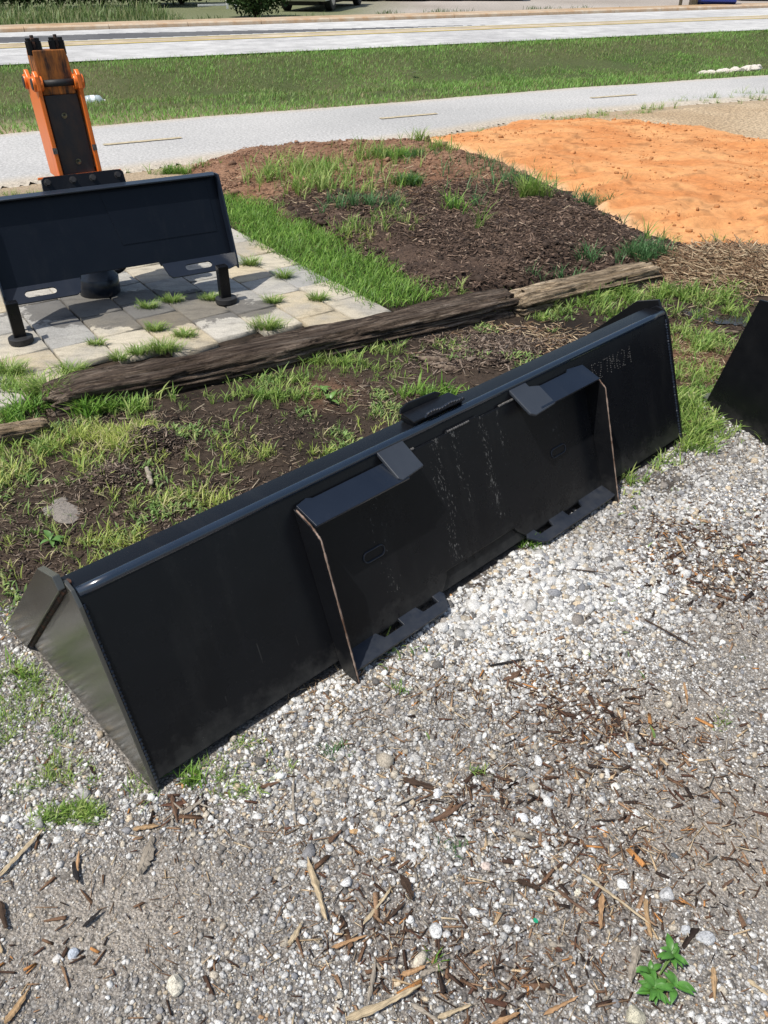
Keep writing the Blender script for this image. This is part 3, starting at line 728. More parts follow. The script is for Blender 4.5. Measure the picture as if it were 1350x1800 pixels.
# ---------------------------------------------------------------- breaker attachment on the patio
def build_breaker():
    yaw, le = .532, .365; wd, h = 1.14, .45
    root = empty('breaker_attachment', (-1.778, 3.633, 0), yaw)
    tag(root, 'orange and black hydraulic breaker attachment propped up on two legs on the stone patio', 'breaker attachment')
    A = Vector((1, 0, 0)); U = Vector((0, math.sin(le), math.cos(le))); Dn = A.cross(U); O = Vector((0, 0, .172))
    def P(a, u, d): return O + A * a + U * u + Dn * d
    def slot(x0, x1, y0, y1):
        r = (y1 - y0) / 2; c = (y0 + y1) / 2
        return arc((x0 + r, c), r, 90, 270, 8) + arc((x1 - r, c), r, -90, 90, 8)
    # mounting plate
    MB().prism([(0, .045), (.362, .045), (.367, .064), (.755, .064), (.76, .045), (wd, .045), (wd, h), (0, h)], O, A, U, Dn, -.008, 0).build('mounting_plate', M['paint_frame'], root, .002)
    nb = 0
    # thin added plate, shaped like the reflection on the right half
    MB().prism([(.60, .17), (1.09, .17), (1.09, h - .03), (.55, h - .03)], O, A, U, Dn, .0005, .003).build('reflection_plate', M['paint_frame'], root, .001)
    # folded lips
    S = (U * -.3 + Dn * .95).normalized()
    MB().prism([(0, 0), (wd, 0), (wd - .012, .055), (.012, .055)], P(0, h, -.004), A, (U * -.42 + Dn * .9).normalized(), (U * .9 + Dn * .42).normalized(), 0, .008).build('top_lip', M['paint_lip'], root, .002)
    MB().prism([(0, -.006), (0, .052), (-.03, .05), (-.05, .002)], P(0, h, -.002), U * -1, Dn, A, 0, .001) if False else None
    for x0 in (-.009, wd):
        MB().prism([(.0, -.006), (h + .004, -.006), (h - .016, .054), (h - .05, .06), (.02, .06), (-.03, .05)], O, U, Dn, A, x0, x0 + .009).build('side_lip', M['paint_navy'], root, .002)
    # bottom flanges with slots
    Sb = (U * -.86 + Dn * .5).normalized(); Nb = A.cross(Sb)
    for (x0, x1, s0, s1) in ((0, .36, .09, .235), (.765, wd, .875, 1.015)):
        out = [(x0, 0), (x1, 0), (x1 - (.02 if x0 < .1 else 0), .075), (x1 - .04, .088), (x0 + .03, .088), (x0 + (0 if x0 < .1 else .015), .07)]
        MB().prism([out, slot(s0, s1, .026, .062)], P(0, .052, .0), A, Sb, Nb, -.004, .004).build('bottom_flange', M['paint_navy'], root)
    # legs with round feet
    Lm = Matrix.Rotation(-yaw, 3, 'Z')
    for fx, fy in ((38, 600), (398, 530)):
        g = W(fx, fy, .04); v = Lm @ Vector((g[0] + 1.778, g[1] - 3.633, 0))
        lg = MB(); lg.box((v.x, v.y + .01, .13), (.054, .045, .19)); leg = lg.build('leg', M['paint'], root, .004)
        MB().tube([(v.x, v.y, .036), (v.x, v.y, .040), (v.x, v.y, .062), (v.x, v.y, .064)], [.052, .055, .055, .05], 28).build('foot', M['rubber'], leg, smooth=False)
    # cap plate with four bolts
    MB().prism([(.30, .40), (.70, .40), (.695, .508), (.68, .52), (.325, .52), (.31, .508)], O, A, U, Dn, -.036, -.014).build('cap_plate', M['paint'], root, .003)
    MB().prism([(.302, .515), (.692, .515), (.692, .524), (.302, .524)], O, A, U, Dn, -.06, -.037).build('cap_edge', M['orange'], root, .001)
    for a_ in (.335, .452, .545, .665):
        b = MB(); c = P(a_, .493, -.014)
        b.prism([(.0135 * math.cos(k * math.pi / 3), .0135 * math.sin(k * math.pi / 3)) for k in range(6)], c, A, U, Dn, .003, .015)
        b.prism([(.017 * math.cos(k * math.pi / 9), .017 * math.sin(k * math.pi / 9)) for k in range(18)], c, A, U, Dn, .0, .003)
        b.build('bolt', M['rubber'], root, .001)
    # mast: stands nearly upright; two orange side plates with a dark slab between
    ml = .05; UM = Vector((-.035, math.sin(ml), math.cos(ml))); DM = Vector((0, -math.cos(ml), math.sin(ml))); OM = P(.500, .50, -.03)
    def Q(a, u, d): return OM + A * a + UM * u + DM * d
    HW, TOP, DP = .100, .455, .25
    for side_ in (0, 1):
        x0 = -HW if side_ == 0 else HW - .018
        out = [(0, 0), (TOP - .10, 0), (TOP - .075, .014), (TOP - .02, .014), (TOP, -.006), (TOP, -.03), (TOP - .03, -.06), (TOP - .03, -DP + .06), (TOP, -DP + .03), (TOP, -DP + .006), (TOP - .02, -DP - .014), (TOP - .075, -DP - .014), (TOP - .10, -DP), (0, -DP)]
        MB().prism(out, OM, UM, DM, A, x0, x0 + .018).build('side_bracket', M['orange'], root, .003)
        for dd in (-.018, -DP + .018):
            c = Q(x0, TOP - .05, dd)
            xo = -.012 if side_ == 0 else -.014
            MB().tube([c + A * xo, c + A * (xo + .044)], .031, 28).build('boss', M['orange'], root, .003)
            xe = -.016 if side_ == 0 else .028
            MB().tube([c + A * xe, c + A * (xe + .006)], .024, 24).build('pin_head', M['rubber'], root, .001)
        MB().prism([(x0 - .0008, 0), (x0 + .0188, 0), (x0 + .0188, .026), (x0 - .0008, .026)], Q(0, .115, 0), A, UM, DM, -.006, .001).build('bare_spot', M['bare'], root)
    for dd in (-.012, -DP + .018):
        MB().tube([Q(-HW + .03, TOP - .05, dd), Q(HW - .03, TOP - .05, dd)], .0145, 20).build('pin', M['rubber'], root, smooth=True)
    SW = .074
    MB().prism([(-SW, -.02), (SW, -.02), (SW, .355), (-SW, .355)], Q(0, 0, 0), A, UM, DM, -.17, -.028).build('body_slab', M['slab'], root, .003)
    MB().prism([(-SW, .3555), (SW, .3555), (SW, .50), (SW - .008, .535), (-SW + .002, .535), (-SW, .50)], Q(0, 0, 0), A, UM, DM, -.19, -.036).build('rusted_head', M['rustblock'], root, .004)
    for (aa, uu) in ((-.006, .27), (.006, .07)):
        c = Q(aa, uu, -.028)
        MB().tube([c, c + DM * .003, c + DM * .003], [.013, .012, .006], 18).build('plug', M['hubpl'], root)
        MB().tube([c + DM * .003, c + DM * .0045], .0055, 12).build('plug_hole', M['rubber'], root)
    for aa in (-.055, .045):
        for j, (dx, dd) in enumerate(((0, 0), (-.019, .017), (.019, .017), (-.019, -.02), (.019, -.02))):
            cc = Q(aa + dx, .535, -.07 + dd); hgt = .058 if j == 0 else .047; hx = MB()
            hx.prism([(.013 * math.cos(k * math.pi / 3 + j), .013 * math.sin(k * math.pi / 3 + j)) for k in range(6)], cc, A, DM, UM, -.02, hgt - .012)
            hx.tube([cc + UM * (hgt - .014), cc + UM * hgt], .008, 12)
            hx.build('bolt_end', M['paint'] if j else M['rustweld'], root, .001)
    MB().box(tuple(Q(0, -.2, -.13)), (.16, .14, .42)).build('lower_body', M['slab'], root, .004)
    # bell-shaped lower end standing on the stones, hose behind it
    g = W(177, 514, .036); v = Lm @ Vector((g[0] + 1.778, g[1] - 3.633, 0)); v.y += .0
    z0 = .036
    MB().tube([(v.x, v.y, z0), (v.x, v.y, z0 + .004), (v.x, v.y, z0 + .085), (v.x, v.y, z0 + .09), (v.x + .004, v.y, z0 + .155), (v.x + .004, v.y, z0 + .30)], [.100, .104, .106, .102, .062, .058], 40).build('bell', M['paint_navy'], root, smooth=True)
    o_ = root.children[-1]
    try: o_.data.set_sharp_from_angle(angle=R(30))
    except Exception: pass
    ctl = [(.03, .10, .17), (.08, .11, .115), (.13, .11, .095), (.175, .11, .12), (.195, .11, .18), (.19, .12, .26), (.15, .13, .38)]
    pts = []
    for k in range(len(ctl) - 1):
        p0, p1, p2, p3 = [Vector(ctl[max(0, min(len(ctl) - 1, k + d_))]) for d_ in (-1, 0, 1, 2)]
        for t_ in (0, .25, .5, .75):
            q_ = .5 * ((2 * p1) + (p2 - p0) * t_ + (2 * p0 - 5 * p1 + 4 * p2 - p3) * t_ ** 2 + (3 * p1 - p0 - 3 * p2 + p3) * t_ ** 3); pts.append((v.x + q_.x, v.y + q_.y, q_.z))
    MB().tube(pts, .0125, 12).build('hose', M['rubber'], root, smooth=True)
build_breaker()

# ---------------------------------------------------------------- timbers
def timber(p0, p1, hw, hh, z0, mat, label, seed, n1=1.0, sag=0):
    L = float(np.hypot(*(p1 - p0))); ang = math.atan2(p1[1] - p0[1], p1[0] - p0[0])
    NU, NV = int(L / .008), 72
    u = np.linspace(0, L, NU); a = np.linspace(0, 2 * np.pi, NV, endpoint=False)
    UU, AA = np.meshgrid(u, a, indexing='ij')
    # squared-off round section
    ca, sa = np.cos(AA), np.sin(AA); k = (np.abs(ca) ** 6 + np.abs(sa) ** 6) ** (-1 / 6)
    sx = np.cos(AA) * k; sz = np.sin(AA) * k
    per = AA / (2 * np.pi) * 40
    g = fbm(UU * 1.6 + seed, per, 1.0, 4, seed) * .6 + fbm(UU * 5 + seed, per * 2.2, 1, 3, seed + 3) * .4
    crack = np.clip((np.abs(fbm(UU * 1.1, per * .55, 1, 3, seed + 8) - .5) * 14), 0, 1)
    end = np.minimum(1, np.minimum(u, L - u) / .02)[:, None] ** .35
    end = np.maximum(end, .03)
    wv = 1 + .14 * (fbm(UU * 1.7, UU * 0 + seed, 1, 3, seed + 5) - .5)
    r = (1 + (g - .5) * .42 * n1 - (1 - crack) * .24 * n1) * end * wv
    r = r * (1 + .35 * (fbm(UU * 3.1 + seed, per * .25, 1, 3, seed + 40) - .5)); yy = sx * hw * r + (fbm(UU * 1.2, UU * 0, 1, 2, seed + 6) - .5) * .07
    tap = sstep(-.04, .16 if L > 1.5 else .06, u)[:, None]; yy = yy * (.75 + .25 * tap)
    zz = sz * hh * r * (.7 + .3 * tap) + z0 - .018 * (1 - tap) - sag * np.sin(UU / L * math.pi)
    V = np.column_stack([UU.ravel() + (fbm(per.ravel() * .6, per.ravel() * 0, 1, 3, seed) - .5) * .08 * np.where((UU.ravel() < .06) | (UU.ravel() > L - .06), 1, 0), yy.ravel(), zz.ravel()])
    F = []
    i = np.arange(NU - 1)[:, None]; j = np.arange(NV)[None]; j2 = (j + 1) % NV
    F = np.stack([(i * NV + j).ravel(), (i * NV + j2).ravel(), ((i + 1) * NV + j2).ravel(), ((i + 1) * NV + j).ravel()], 1)
    o = np_mesh('timber', V, F, mat, smooth=True)
    o.location = (p0[0], p0[1], 0); o.rotation_euler = (0, 0, ang)
    for pts in (range(NV), range((NU - 1) * NV, NU * NV)): pass
    return tag(o, label, 'timber', 'weathered timbers edging the patio and bed')
timber(W(85, 702, .05), W(902, 533, .04), .095, .062, .038, M['tie'], 'long dark weathered timber lying along the edge of the stone patio', 3, 1.1)
timber(W(898, 538, .03), W(1150, 486, .03), .090, .062, .040, M['tie_pale'], 'pale split timber edging the dark mulch bed', 17, 1.5)
timber(W(-150, 795, .03), W(78, 752, .03), .052, .042, .02, M['tie_pale2'] if 'tie_pale2' in M else M['tie_pale'], 'short brown timber end in the grass at the left edge', 29, 1.2)

# ---------------------------------------------------------------- loose stones, chips, grass as stuff
PHI = (1 + 5 ** .5) / 2
ICO = np.array([(-1, PHI, 0), (1, PHI, 0), (-1, -PHI, 0), (1, -PHI, 0), (0, -1, PHI), (0, 1, PHI), (0, -1, -PHI), (0, 1, -PHI), (PHI, 0, -1), (PHI, 0, 1), (-PHI, 0, -1), (-PHI, 0, 1)]) / math.sqrt(1 + PHI * PHI)
ICF = np.array([(0, 11, 5), (0, 5, 1), (0, 1, 7), (0, 7, 10), (0, 10, 11), (1, 5, 9), (5, 11, 4), (11, 10, 2), (10, 7, 6), (7, 1, 8), (3, 9, 4), (3, 4, 2), (3, 2, 6), (3, 6, 8), (3, 8, 9), (4, 9, 5), (2, 4, 11), (6, 2, 10), (8, 6, 7), (9, 8, 1)])
def rotm(n, flat=1.0):
    a, b, c = rng.uniform(0, 2 * np.pi, (3, n)); b = b * flat; c = c * flat
    ca, sa, cb, sb, cc, s_c = np.cos(a), np.sin(a), np.cos(b), np.sin(b), np.cos(c), np.sin(c)
    Rm = np.empty((n, 3, 3))
    Rm[:, 0] = np.stack([ca * cb, ca * sb * s_c - sa * cc, ca * sb * cc + sa * s_c], 1)
    Rm[:, 1] = np.stack([sa * cb, sa * sb * s_c + ca * cc, sa * sb * cc - ca * s_c], 1)
    Rm[:, 2] = np.stack([-sb, cb * s_c, cb * cc], 1)
    return Rm
def in_view(x, y, pad=60, ylim=1860):
    d = y * CP + CAM_H * SP; u = y * SP - CAM_H * CP
    px = 675 + FPX * x / d; py = 900 - FPX * u / d
    return (px > -pad) & (px < 1350 + pad) & (py < ylim)
def sample(n, x0, x1, y0, y1, dens, pad=150):
    x = rng.uniform(x0, x1, n); y = rng.uniform(y0, y1, n)
    k = rng.random(n) < dens(x, y); return x[k], y[k]
STONE_PAL = np.array([(.54, .535, .52), (.67, .665, .64), (.38, .375, .36), (.24, .245, .26), (.46, .41, .33), (.13, .125, .12), (.52, .43, .31), (.28, .255, .23), (.42, .24, .11)])
def stones(name, x, y, r, cols, zoff=.25, label=None):
    n = len(x)
    sc3 = r[:, None] * rng.uniform(.65, 1.25, (n, 3)); sc3[:, 2] *= .75
    loc = ICO[None] * (1 + rng.uniform(-.34, .3, (n, 12, 1))) * sc3[:, None, :]
    V = np.einsum('nij,nkj->nki', rotm(n, .12), loc)
    V[:, :, 0] += x[:, None]; V[:, :, 1] += y[:, None]; V[:, :, 2] += (hz(x, y) + r * zoff)[:, None]
    F = (ICF[None] + (np.arange(n) * 12)[:, None, None]).reshape(-1, 3)
    c = np.repeat(cols, 12, axis=0)
    return np_mesh(name, V.reshape(-1, 3), F, M['stone'], c)
def bucket_clear(x, y):
    qx = x - BK['o'][0]; qy = y - BK['o'][1]; a = qx * ba[0] + qy * ba[1]; n = qx * bn[0] + qy * bn[1]
    return ~((a > -.02) & (a < 2.23) & (n > -.002) & (n < .72))
def gdens(x, y):
    g = gravel_w(x, y) * (1 - .6 * np.clip(mulchy(x, y), 0, 1)) * (1 - .5 * sandy(x, y)) * (.45 + .9 * fbm(x, y, 6, 3, 77) + .4 * whiteness(x, y))
    # wider spacing towards the distance where stones are smaller in the picture
    return np.clip(g, 0, 1) * in_view(x, y) * bucket_clear(x, y)
x, y = sample(620000, -2.0, 2.6, .4, 3.6, gdens)
wh = whiteness(x, y); n = len(x)
r = .0025 * (1 - .45 * sandy(x, y)) * np.exp(rng.normal(0, .46, n)) * (1 + .55 * wh) * (1 + .35 * (y > 1.6)) * 1.05
idx = rng.choice(9, n, p=[.225, .13, .2, .12, .1, .10, .04, .08, .005]); idx2 = rng.choice(9, n, p=[.335, .37, .1, .05, .08, .02, .025, .018, .002])
cc = np.where((rng.random(n) < wh * .8)[:, None], STONE_PAL[idx2] * .9, STONE_PAL[idx]) * rng.uniform(.78, 1.1, (n, 1))
dr_ = np.clip(fbm(x, y, 3.2, 4, 79) * 3 - 1.2, 0, 1)[:, None] * (1 - .8 * wh[:, None]); cc = cc * (1 - .45 * dr_) + np.array([.17, .15, .13]) * .3 * dr_
sdy = sandy(x, y)[:, None]; cc = cc * (1 - .35 * sdy) + np.array([.45, .39, .31]) * .35 * sdy
tag(stones('gravel', x, y, r, cc, .1), kind='stuff')
print('fine stones', n)
x, y = sample(60000, -2.0, 2.6, .4, 3.4, lambda x, y: gdens(x, y) * (1 - .8 * sandy(x, y)) * (.27 + .6 * whiteness(x, y)) * np.clip(fbm(x, y, 5, 3, 78) * 3.0 - .55, .2, 1))
n = len(x); r = .0050 * np.exp(rng.normal(0, .30, n))
idx = rng.choice(9, n, p=[.31, .31, .12, .09, .08, .03, .03, .028, .002]); cc = STONE_PAL[idx] * rng.uniform(.8, 1.08, (n, 1))
tag(stones('coarse_gravel', x, y, r, cc, .35), kind='stuff')
print('coarse', n)
# separate larger stones
def big_stone(px, py, r, c, label, flat=.7, group=None, cat='stone', z=0):
    import bmesh
    b = bmesh.new(); bmesh.ops.create_icosphere(b, subdivisions=3, radius=1)
    q = random.Random(int(px * 7 + py)); d = [Vector((q.uniform(-1, 1), q.uniform(-1, 1), q.uniform(-1, 1))).normalized() for _ in range(13)]; h = [q.uniform(.6, .95) for _ in d]
    sx, sy = q.uniform(.85, 1.25), q.uniform(.75, 1.0)
    cs = []
    for v in b.verts:
        p = v.co.copy()
        for dd, hh in zip(d, h):
            o = p.dot(dd) - hh
            if o > 0: p -= dd * o * .9
        n_ = (math.sin(p.x * 9 + px) * math.sin(p.y * 8) * math.sin(p.z * 9)) * .035
        p *= 1 + n_; v.co = Vector((p.x * r * sx, p.y * r * sy, p.z * r * flat)); cs.append(c)
    me = bpy.data.meshes.new('stone'); b.to_mesh(me); b.free()
    a = me.color_attributes.new('col', 'FLOAT_COLOR', 'POINT'); a.data.foreach_set('color', np.array([(*k, 1) for k in cs], np.float32).ravel())
    o = link('stone', me, M['bigstone']); g = W(px, py, 0)
    o.location = (g[0], g[1], float(hz(g[:1], g[1:])[0]) + r * flat * .35 + z); o.rotation_euler = (0, 0, q.uniform(0, 6.28))
    return tag(o, label, cat, group)
def mat_bigstone():
    m, t, p = new_mat('rough stone'); v = coords(t); c = attr(t, 'col')
    n1 = noise(t, 120, 6, .7, v); n2 = noise(t, 600, 2, .5, v)
    c = mix(t, 1.0, c, ramp(t, n1, [(.33, gr(.5)), (.5, gr(1)), (.68, gr(1.2))]), 'MULTIPLY')
    c = mix(t, mathn(t, 'GREATER_THAN', n2, .62), c, (.12, .12, .12)); t.links.new(c, p.inputs['Base Color']); p.inputs['Roughness'].default_value = .9
    p.inputs['Specular IOR Level'].default_value = .2; bump(t, p, n1, .9, .004); return m
M['bigstone'] = mat_bigstone()
x, y = sample(9000, .3, 4.5, 4.5, 9.8, lambda x, y: (sdf(SAND, x, y) > .06) * (.12 + .9 * np.clip(fbm(x, y, 3, 3, 70) * 4 - 1.8, 0, 1)) * in_view(x, y)); n = len(x)
r = .0055 * np.exp(rng.normal(0, .6, n)); o_ = stones('sand_clods', x, y, r, np.array([(.5, .23, .09)]) * rng.uniform(.6, 1.15, (n, 1)), .2)
co = np.empty(n * 12 * 3, np.float32); o_.data.vertices.foreach_get('co', co); co = co.reshape(-1, 3); co[:, 2] += np.repeat(sand_z(x, y, sdf(SAND, x, y)), 12); o_.data.vertices.foreach_set('co', co.ravel()); tag(o_, kind='stuff')
x, y = sample(16000, -2, 2.2, 4.0, 8.6, lambda x, y: (sdf(BED, x, y) > .0) * np.clip(fbm(x, y, 4, 3, 73) * 4 - 1.5, .05, 1)); n = len(x)
r = .008 * np.exp(rng.normal(0, .55, n)); t_ = sstep(5.9, 6.6, y - .28 * x)[:, None]
o_ = stones('soil_clods', x, y, r, (np.array([(.045, .03, .022)]) * (1 - t_) + np.array([(.24, .14, .09)]) * t_) * rng.uniform(.6, 1.3, (n, 1)), .2)
co = np.empty(n * 12 * 3, np.float32); o_.data.vertices.foreach_get('co', co); co = co.reshape(-1, 3); co[:, 2] += np.repeat(bedh(x, y) - hz(x, y), 12); o_.data.vertices.foreach_set('co', co.ravel()); tag(o_, kind='stuff')
BS = [(310, 1738, .017, (.62, .58, .48), 'cream stone in the gravel near the lower left of the picture'),
      (1117, 1783, .022, (.5, .47, .36), 'tan round stone at the foot of the broad-leaved weed'),
      (1172, 1575, .019, (.5, .5, .5), 'large grey stone up and right of the broad-leaved weed'),
      (1094, 1557, .013, (.66, .66, .64), 'white stone above the two upright orange wood chips'),
      (1082, 1384, .012, (.68, .66, .58), 'cream stone in the brown litter, right of centre'),
      (918, 1438, .012, (.7, .71, .72), 'white stone left of a second white stone in the brown litter'),
      (944, 1443, .012, (.66, .66, .66), 'white stone with a rough top, right one of a pair in the litter'),
      (1185, 1505, .008, (.1, .11, .12), 'small dark stone above the large grey stone'),
      (1118, 1430, .011, (.64, .64, .6), 'flat white stone right of the cream stone'),
      (1060, 1460, .009, (.55, .55, .54), 'grey white stone between the pair and the flat one'),
      (945, 1340, .014, (.66, .66, .66), 'pale grey stone at the top of the brown litter'),
      (935, 1310, .008, (.28, .18, .1), 'brown pebble at the top of the brown litter'),
      (1108, 1315, .013, (.55, .56, .57), 'grey speckled stone among the litter, right side'),
      (1256, 1125, .013, (.46, .45, .42), 'grey flat stone near the right edge, level with the bucket foot'),
      (1030, 1148, .012, (.72, .68, .58), 'cream stone in the white gravel'),
      (1125, 1148, .011, (.72, .7, .62), 'off-white stone near the dark stick in the white gravel'),
      (1035, 1030, .009, (.25, .29, .33), 'blue grey stone in the white gravel by the bucket'),
      (888, 1085, .009, (.2, .23, .26), 'dark slate blue stone in the white gravel'),
      (770, 1400, .012, (.66, .67, .68), 'blocky white stone in front of the bucket'),
      (622, 1465, .009, (.5, .32, .16), 'orange tan pebble left of centre'),
      (1240, 1650, .015, (.45, .46, .47), 'grey blue stone near the lower right'),
      (1205, 1635, .011, (.5, .51, .52), 'grey stone beside the blue grey one'),
      (766, 1640, .014, (.58, .58, .57), 'pale stone between wood chips, bottom centre'),
      (835, 1605, .010, (.72, .72, .7), 'chalk white stone above the bottom centre chips'),
      (720, 1620, .009, (.72, .72, .7), 'small chalk white stone left of a brown chip'),
      (1015, 1570, .008, (.66, .62, .5), 'cream pebble beside a grey brown chip'),
      (130, 1680, .012, (.42, .46, .52), 'blue grey stone at the lower left'),
      (103, 1688, .010, (.6, .58, .55), 'pale stone next to the blue grey one at lower left'),
      (855, 1525, .010, (.60, .5, .44), 'brownish stone amid the dark wood litter'),
      (533, 1520, .010, (.5, .5, .48), 'grey white stone beside the long chip'),
      (1120, 683, .03, (.6, .5, .38), 'flat tan stone in the grass right of the bucket')]
BS[-1] = (1212, 700, .028, (.58, .48, .36), 'flat tan stone in the grass between the two buckets')
for b in BS: big_stone(*b, flat=.5 if 'flat' in b[4] else .7, group='larger stones lying in the gravel')
# flat broken stone in the soil at the left
for (px, py, r, lab) in ((118, 905, .058, 'largest slab of the broken flat grey stone in the dark soil'), (88, 899, .036, 'left piece of the broken flat grey stone in the dark soil'), (106, 884, .034, 'upper piece of the broken flat grey stone in the dark soil')):
    big_stone(px, py, r, (.22, .195, .17), lab, .16, 'pieces of a broken flat grey stone')

# chips
def chips(name, x, y, z, L, wd, th, cols, tilt=.12, mat='chip', dirn=None):
    n = len(x)
    t0 = rng.uniform(.5, 1, (n, 1)); bend = rng.uniform(-.15, .15, n)
    S = np.array([(-1, -1, -1), (-1, 1, -1), (-1, 1, 1), (-1, -1, 1), (1, -1, -1), (1, 1, -1), (1, 1, 1), (1, -1, 1)], float)
    loc = np.repeat(S[None], n, 0) * .5
    loc[:, :4, 1] *= t0; loc[:, 4:, 1] *= rng.uniform(.15, .9, (n, 1)); loc[:, :, 0] += rng.uniform(-.12, .12, (n, 8)); 
    loc[:, :, 1] += (loc[:, :, 0] ** 2 * bend[:, None] * 4)
    loc = loc * np.stack([L, wd, th], 1)[:, None, :]
    a = rng.uniform(0, 2 * np.pi, n) if dirn is None else dirn + rng.normal(0, .5, n); b = rng.normal(0, tilt, n); c = rng.normal(0, .5, n)
    ca, sa, cb, sb, cc_, s_c = np.cos(a), np.sin(a), np.cos(b), np.sin(b), np.cos(c), np.sin(c)
    Rm = np.empty((n, 3, 3))
    Rm[:, 0] = np.stack([ca * cb, ca * sb * s_c - sa * cc_, ca * sb * cc_ + sa * s_c], 1); Rm[:, 1] = np.stack([sa * cb, sa * sb * s_c + ca * cc_, sa * sb * cc_ - ca * s_c], 1); Rm[:, 2] = np.stack([-sb, cb * s_c, cb * cc_], 1)
    V = np.einsum('nij,nkj->nki', Rm, loc) + np.stack([x, y, z], 1)[:, None, :]
    BF = np.array([(0, 1, 2, 3), (4, 7, 6, 5), (0, 4, 5, 1), (2, 6, 7, 3), (1, 5, 6, 2), (0, 3, 7, 4)])
    F = (BF[None] + (np.arange(n) * 8)[:, None, None]).reshape(-1, 4)
    return np_mesh(name, V.reshape(-1, 3), F, M[mat], np.repeat(cols, 8, 0))
CH_PAL = np.array([(.055, .032, .022), (.03, .02, .016), (.13, .075, .045), (.24, .15, .09), (.42, .31, .19), (.36, .17, .06), (.26, .23, .19), (.09, .045, .03)])
x, y = sample(120000, -1.9, 2.6, .4, 3.4, lambda x, y: gravel_w(x, y) * (.06 + .97 * np.clip(mulchy(x, y), 0, 1) ** 1.1) * in_view(x, y) * bucket_clear(x, y))
n = len(x); L = .010 * np.exp(rng.normal(0, .55, n)) * 1.15; L = np.clip(L, .004, .05)
cc = CH_PAL[rng.choice(8, n, p=[.24, .12, .2, .13, .08, .05, .08, .10])] * rng.uniform(.8, 1.2, (n, 1))
tag(chips('wood_litter', x, y, hz(x, y) + .004, L, L * rng.uniform(.07, .34, n) + .0007, np.clip(L * .09, .0008, .003), cc), kind='stuff')
print('chips', n)
# separate larger chips
def big_chip(px0, py0, px1, py1, wd, c, label, z=.006, jag=.25):
    p0 = W(px0, py0, z); p1 = W(px1, py1, z); L = float(np.hypot(*(p1 - p0))); a = math.atan2(p1[1] - p0[1], p1[0] - p0[0])
    q = random.Random(int(px0 * 3 + py1)); n_ = 15; jag = .9; ph = q.uniform(0, 6); V = []; C_ = []
    cur = q.uniform(-.035, .035)
    prof = [(-.5, -.35), (-.3, .25), (0, .5), (.3, .3), (.5, -.25), (0, -.5)]
    prof = [(a_ + q.uniform(-.1, .1), b_ + q.uniform(-.15, .15)) for a_, b_ in prof]
    for i in range(n_ + 1):
        f = i / n_; wv = wd * (1 - .6 * abs(2 * f - 1) ** 5) * (1 + q.uniform(-jag, jag) * .22 + .15 * math.sin(f * 9 + ph)) * (1 - .45 * f)
        for (yy, zz) in prof:
            e = q.uniform(-.06, .06) * L if i in (0, n_) else (q.uniform(-.02, .02) * L if i in (1, n_ - 1) else 0)
            V.append((f * L + e, yy * wv + cur * L * math.sin(f * 3.14) + q.uniform(-.07, .07) * wd, zz * wd * .34 * (1 - .3 * f)))
            k = q.uniform(.75, 1.2); C_.append([min(1, v * k) for v in c])
    m_ = len(prof); F = [(i * m_ + j, i * m_ + (j + 1) % m_, (i + 1) * m_ + (j + 1) % m_, (i + 1) * m_ + j) for i in range(n_) for j in range(m_)]
    me = bpy.data.meshes.new('wood_chip'); me.from_pydata(V, [], F + [tuple(range(m_ - 1, -1, -1)), tuple(range(n_ * m_, n_ * m_ + m_))]); me.update()
    at = me.color_attributes.new('col', 'FLOAT_COLOR', 'POINT'); at.data.foreach_set('color', np.array([(*k, 1) for k in C_], np.float32).ravel())
    o = link('wood_chip', me, M['bigchip']); o.location = (p0[0], p0[1], float(hz(p0[:1], p0[1:])[0]) + z + wd * .15); o.rotation_euler = (q.uniform(-.3, .3), -q.uniform(-.02, .05), a)
    return tag(o, label, 'wood chip', 'larger wood chips on the gravel')
def mat_bigchip():
    m, t, p = new_mat('wood chip grain'); c = attr(t, 'col'); n1 = noise(t, 1, 5, .65, coords(t, (25, 420, 420)))
    c = mix(t, 1.0, c, ramp(t, n1, [(.3, gr(.45)), (.5, gr(1)), (.7, gr(1.3))]), 'MULTIPLY'); t.links.new(c, p.inputs['Base Color']); p.inputs['Roughness'].default_value = .85
    p.inputs['Specular IOR Level'].default_value = .2; bump(t, p, n1, .8, .002); return m
M['bigchip'] = mat_bigchip()
PALE, TAN, BRN, DRK, ORG, GRY, BLK = (.40, .32, .21), (.33, .22, .12), (.12, .072, .047), (.05, .032, .022), (.33, .2, .105), (.27, .235, .19), (.02, .018, .018)
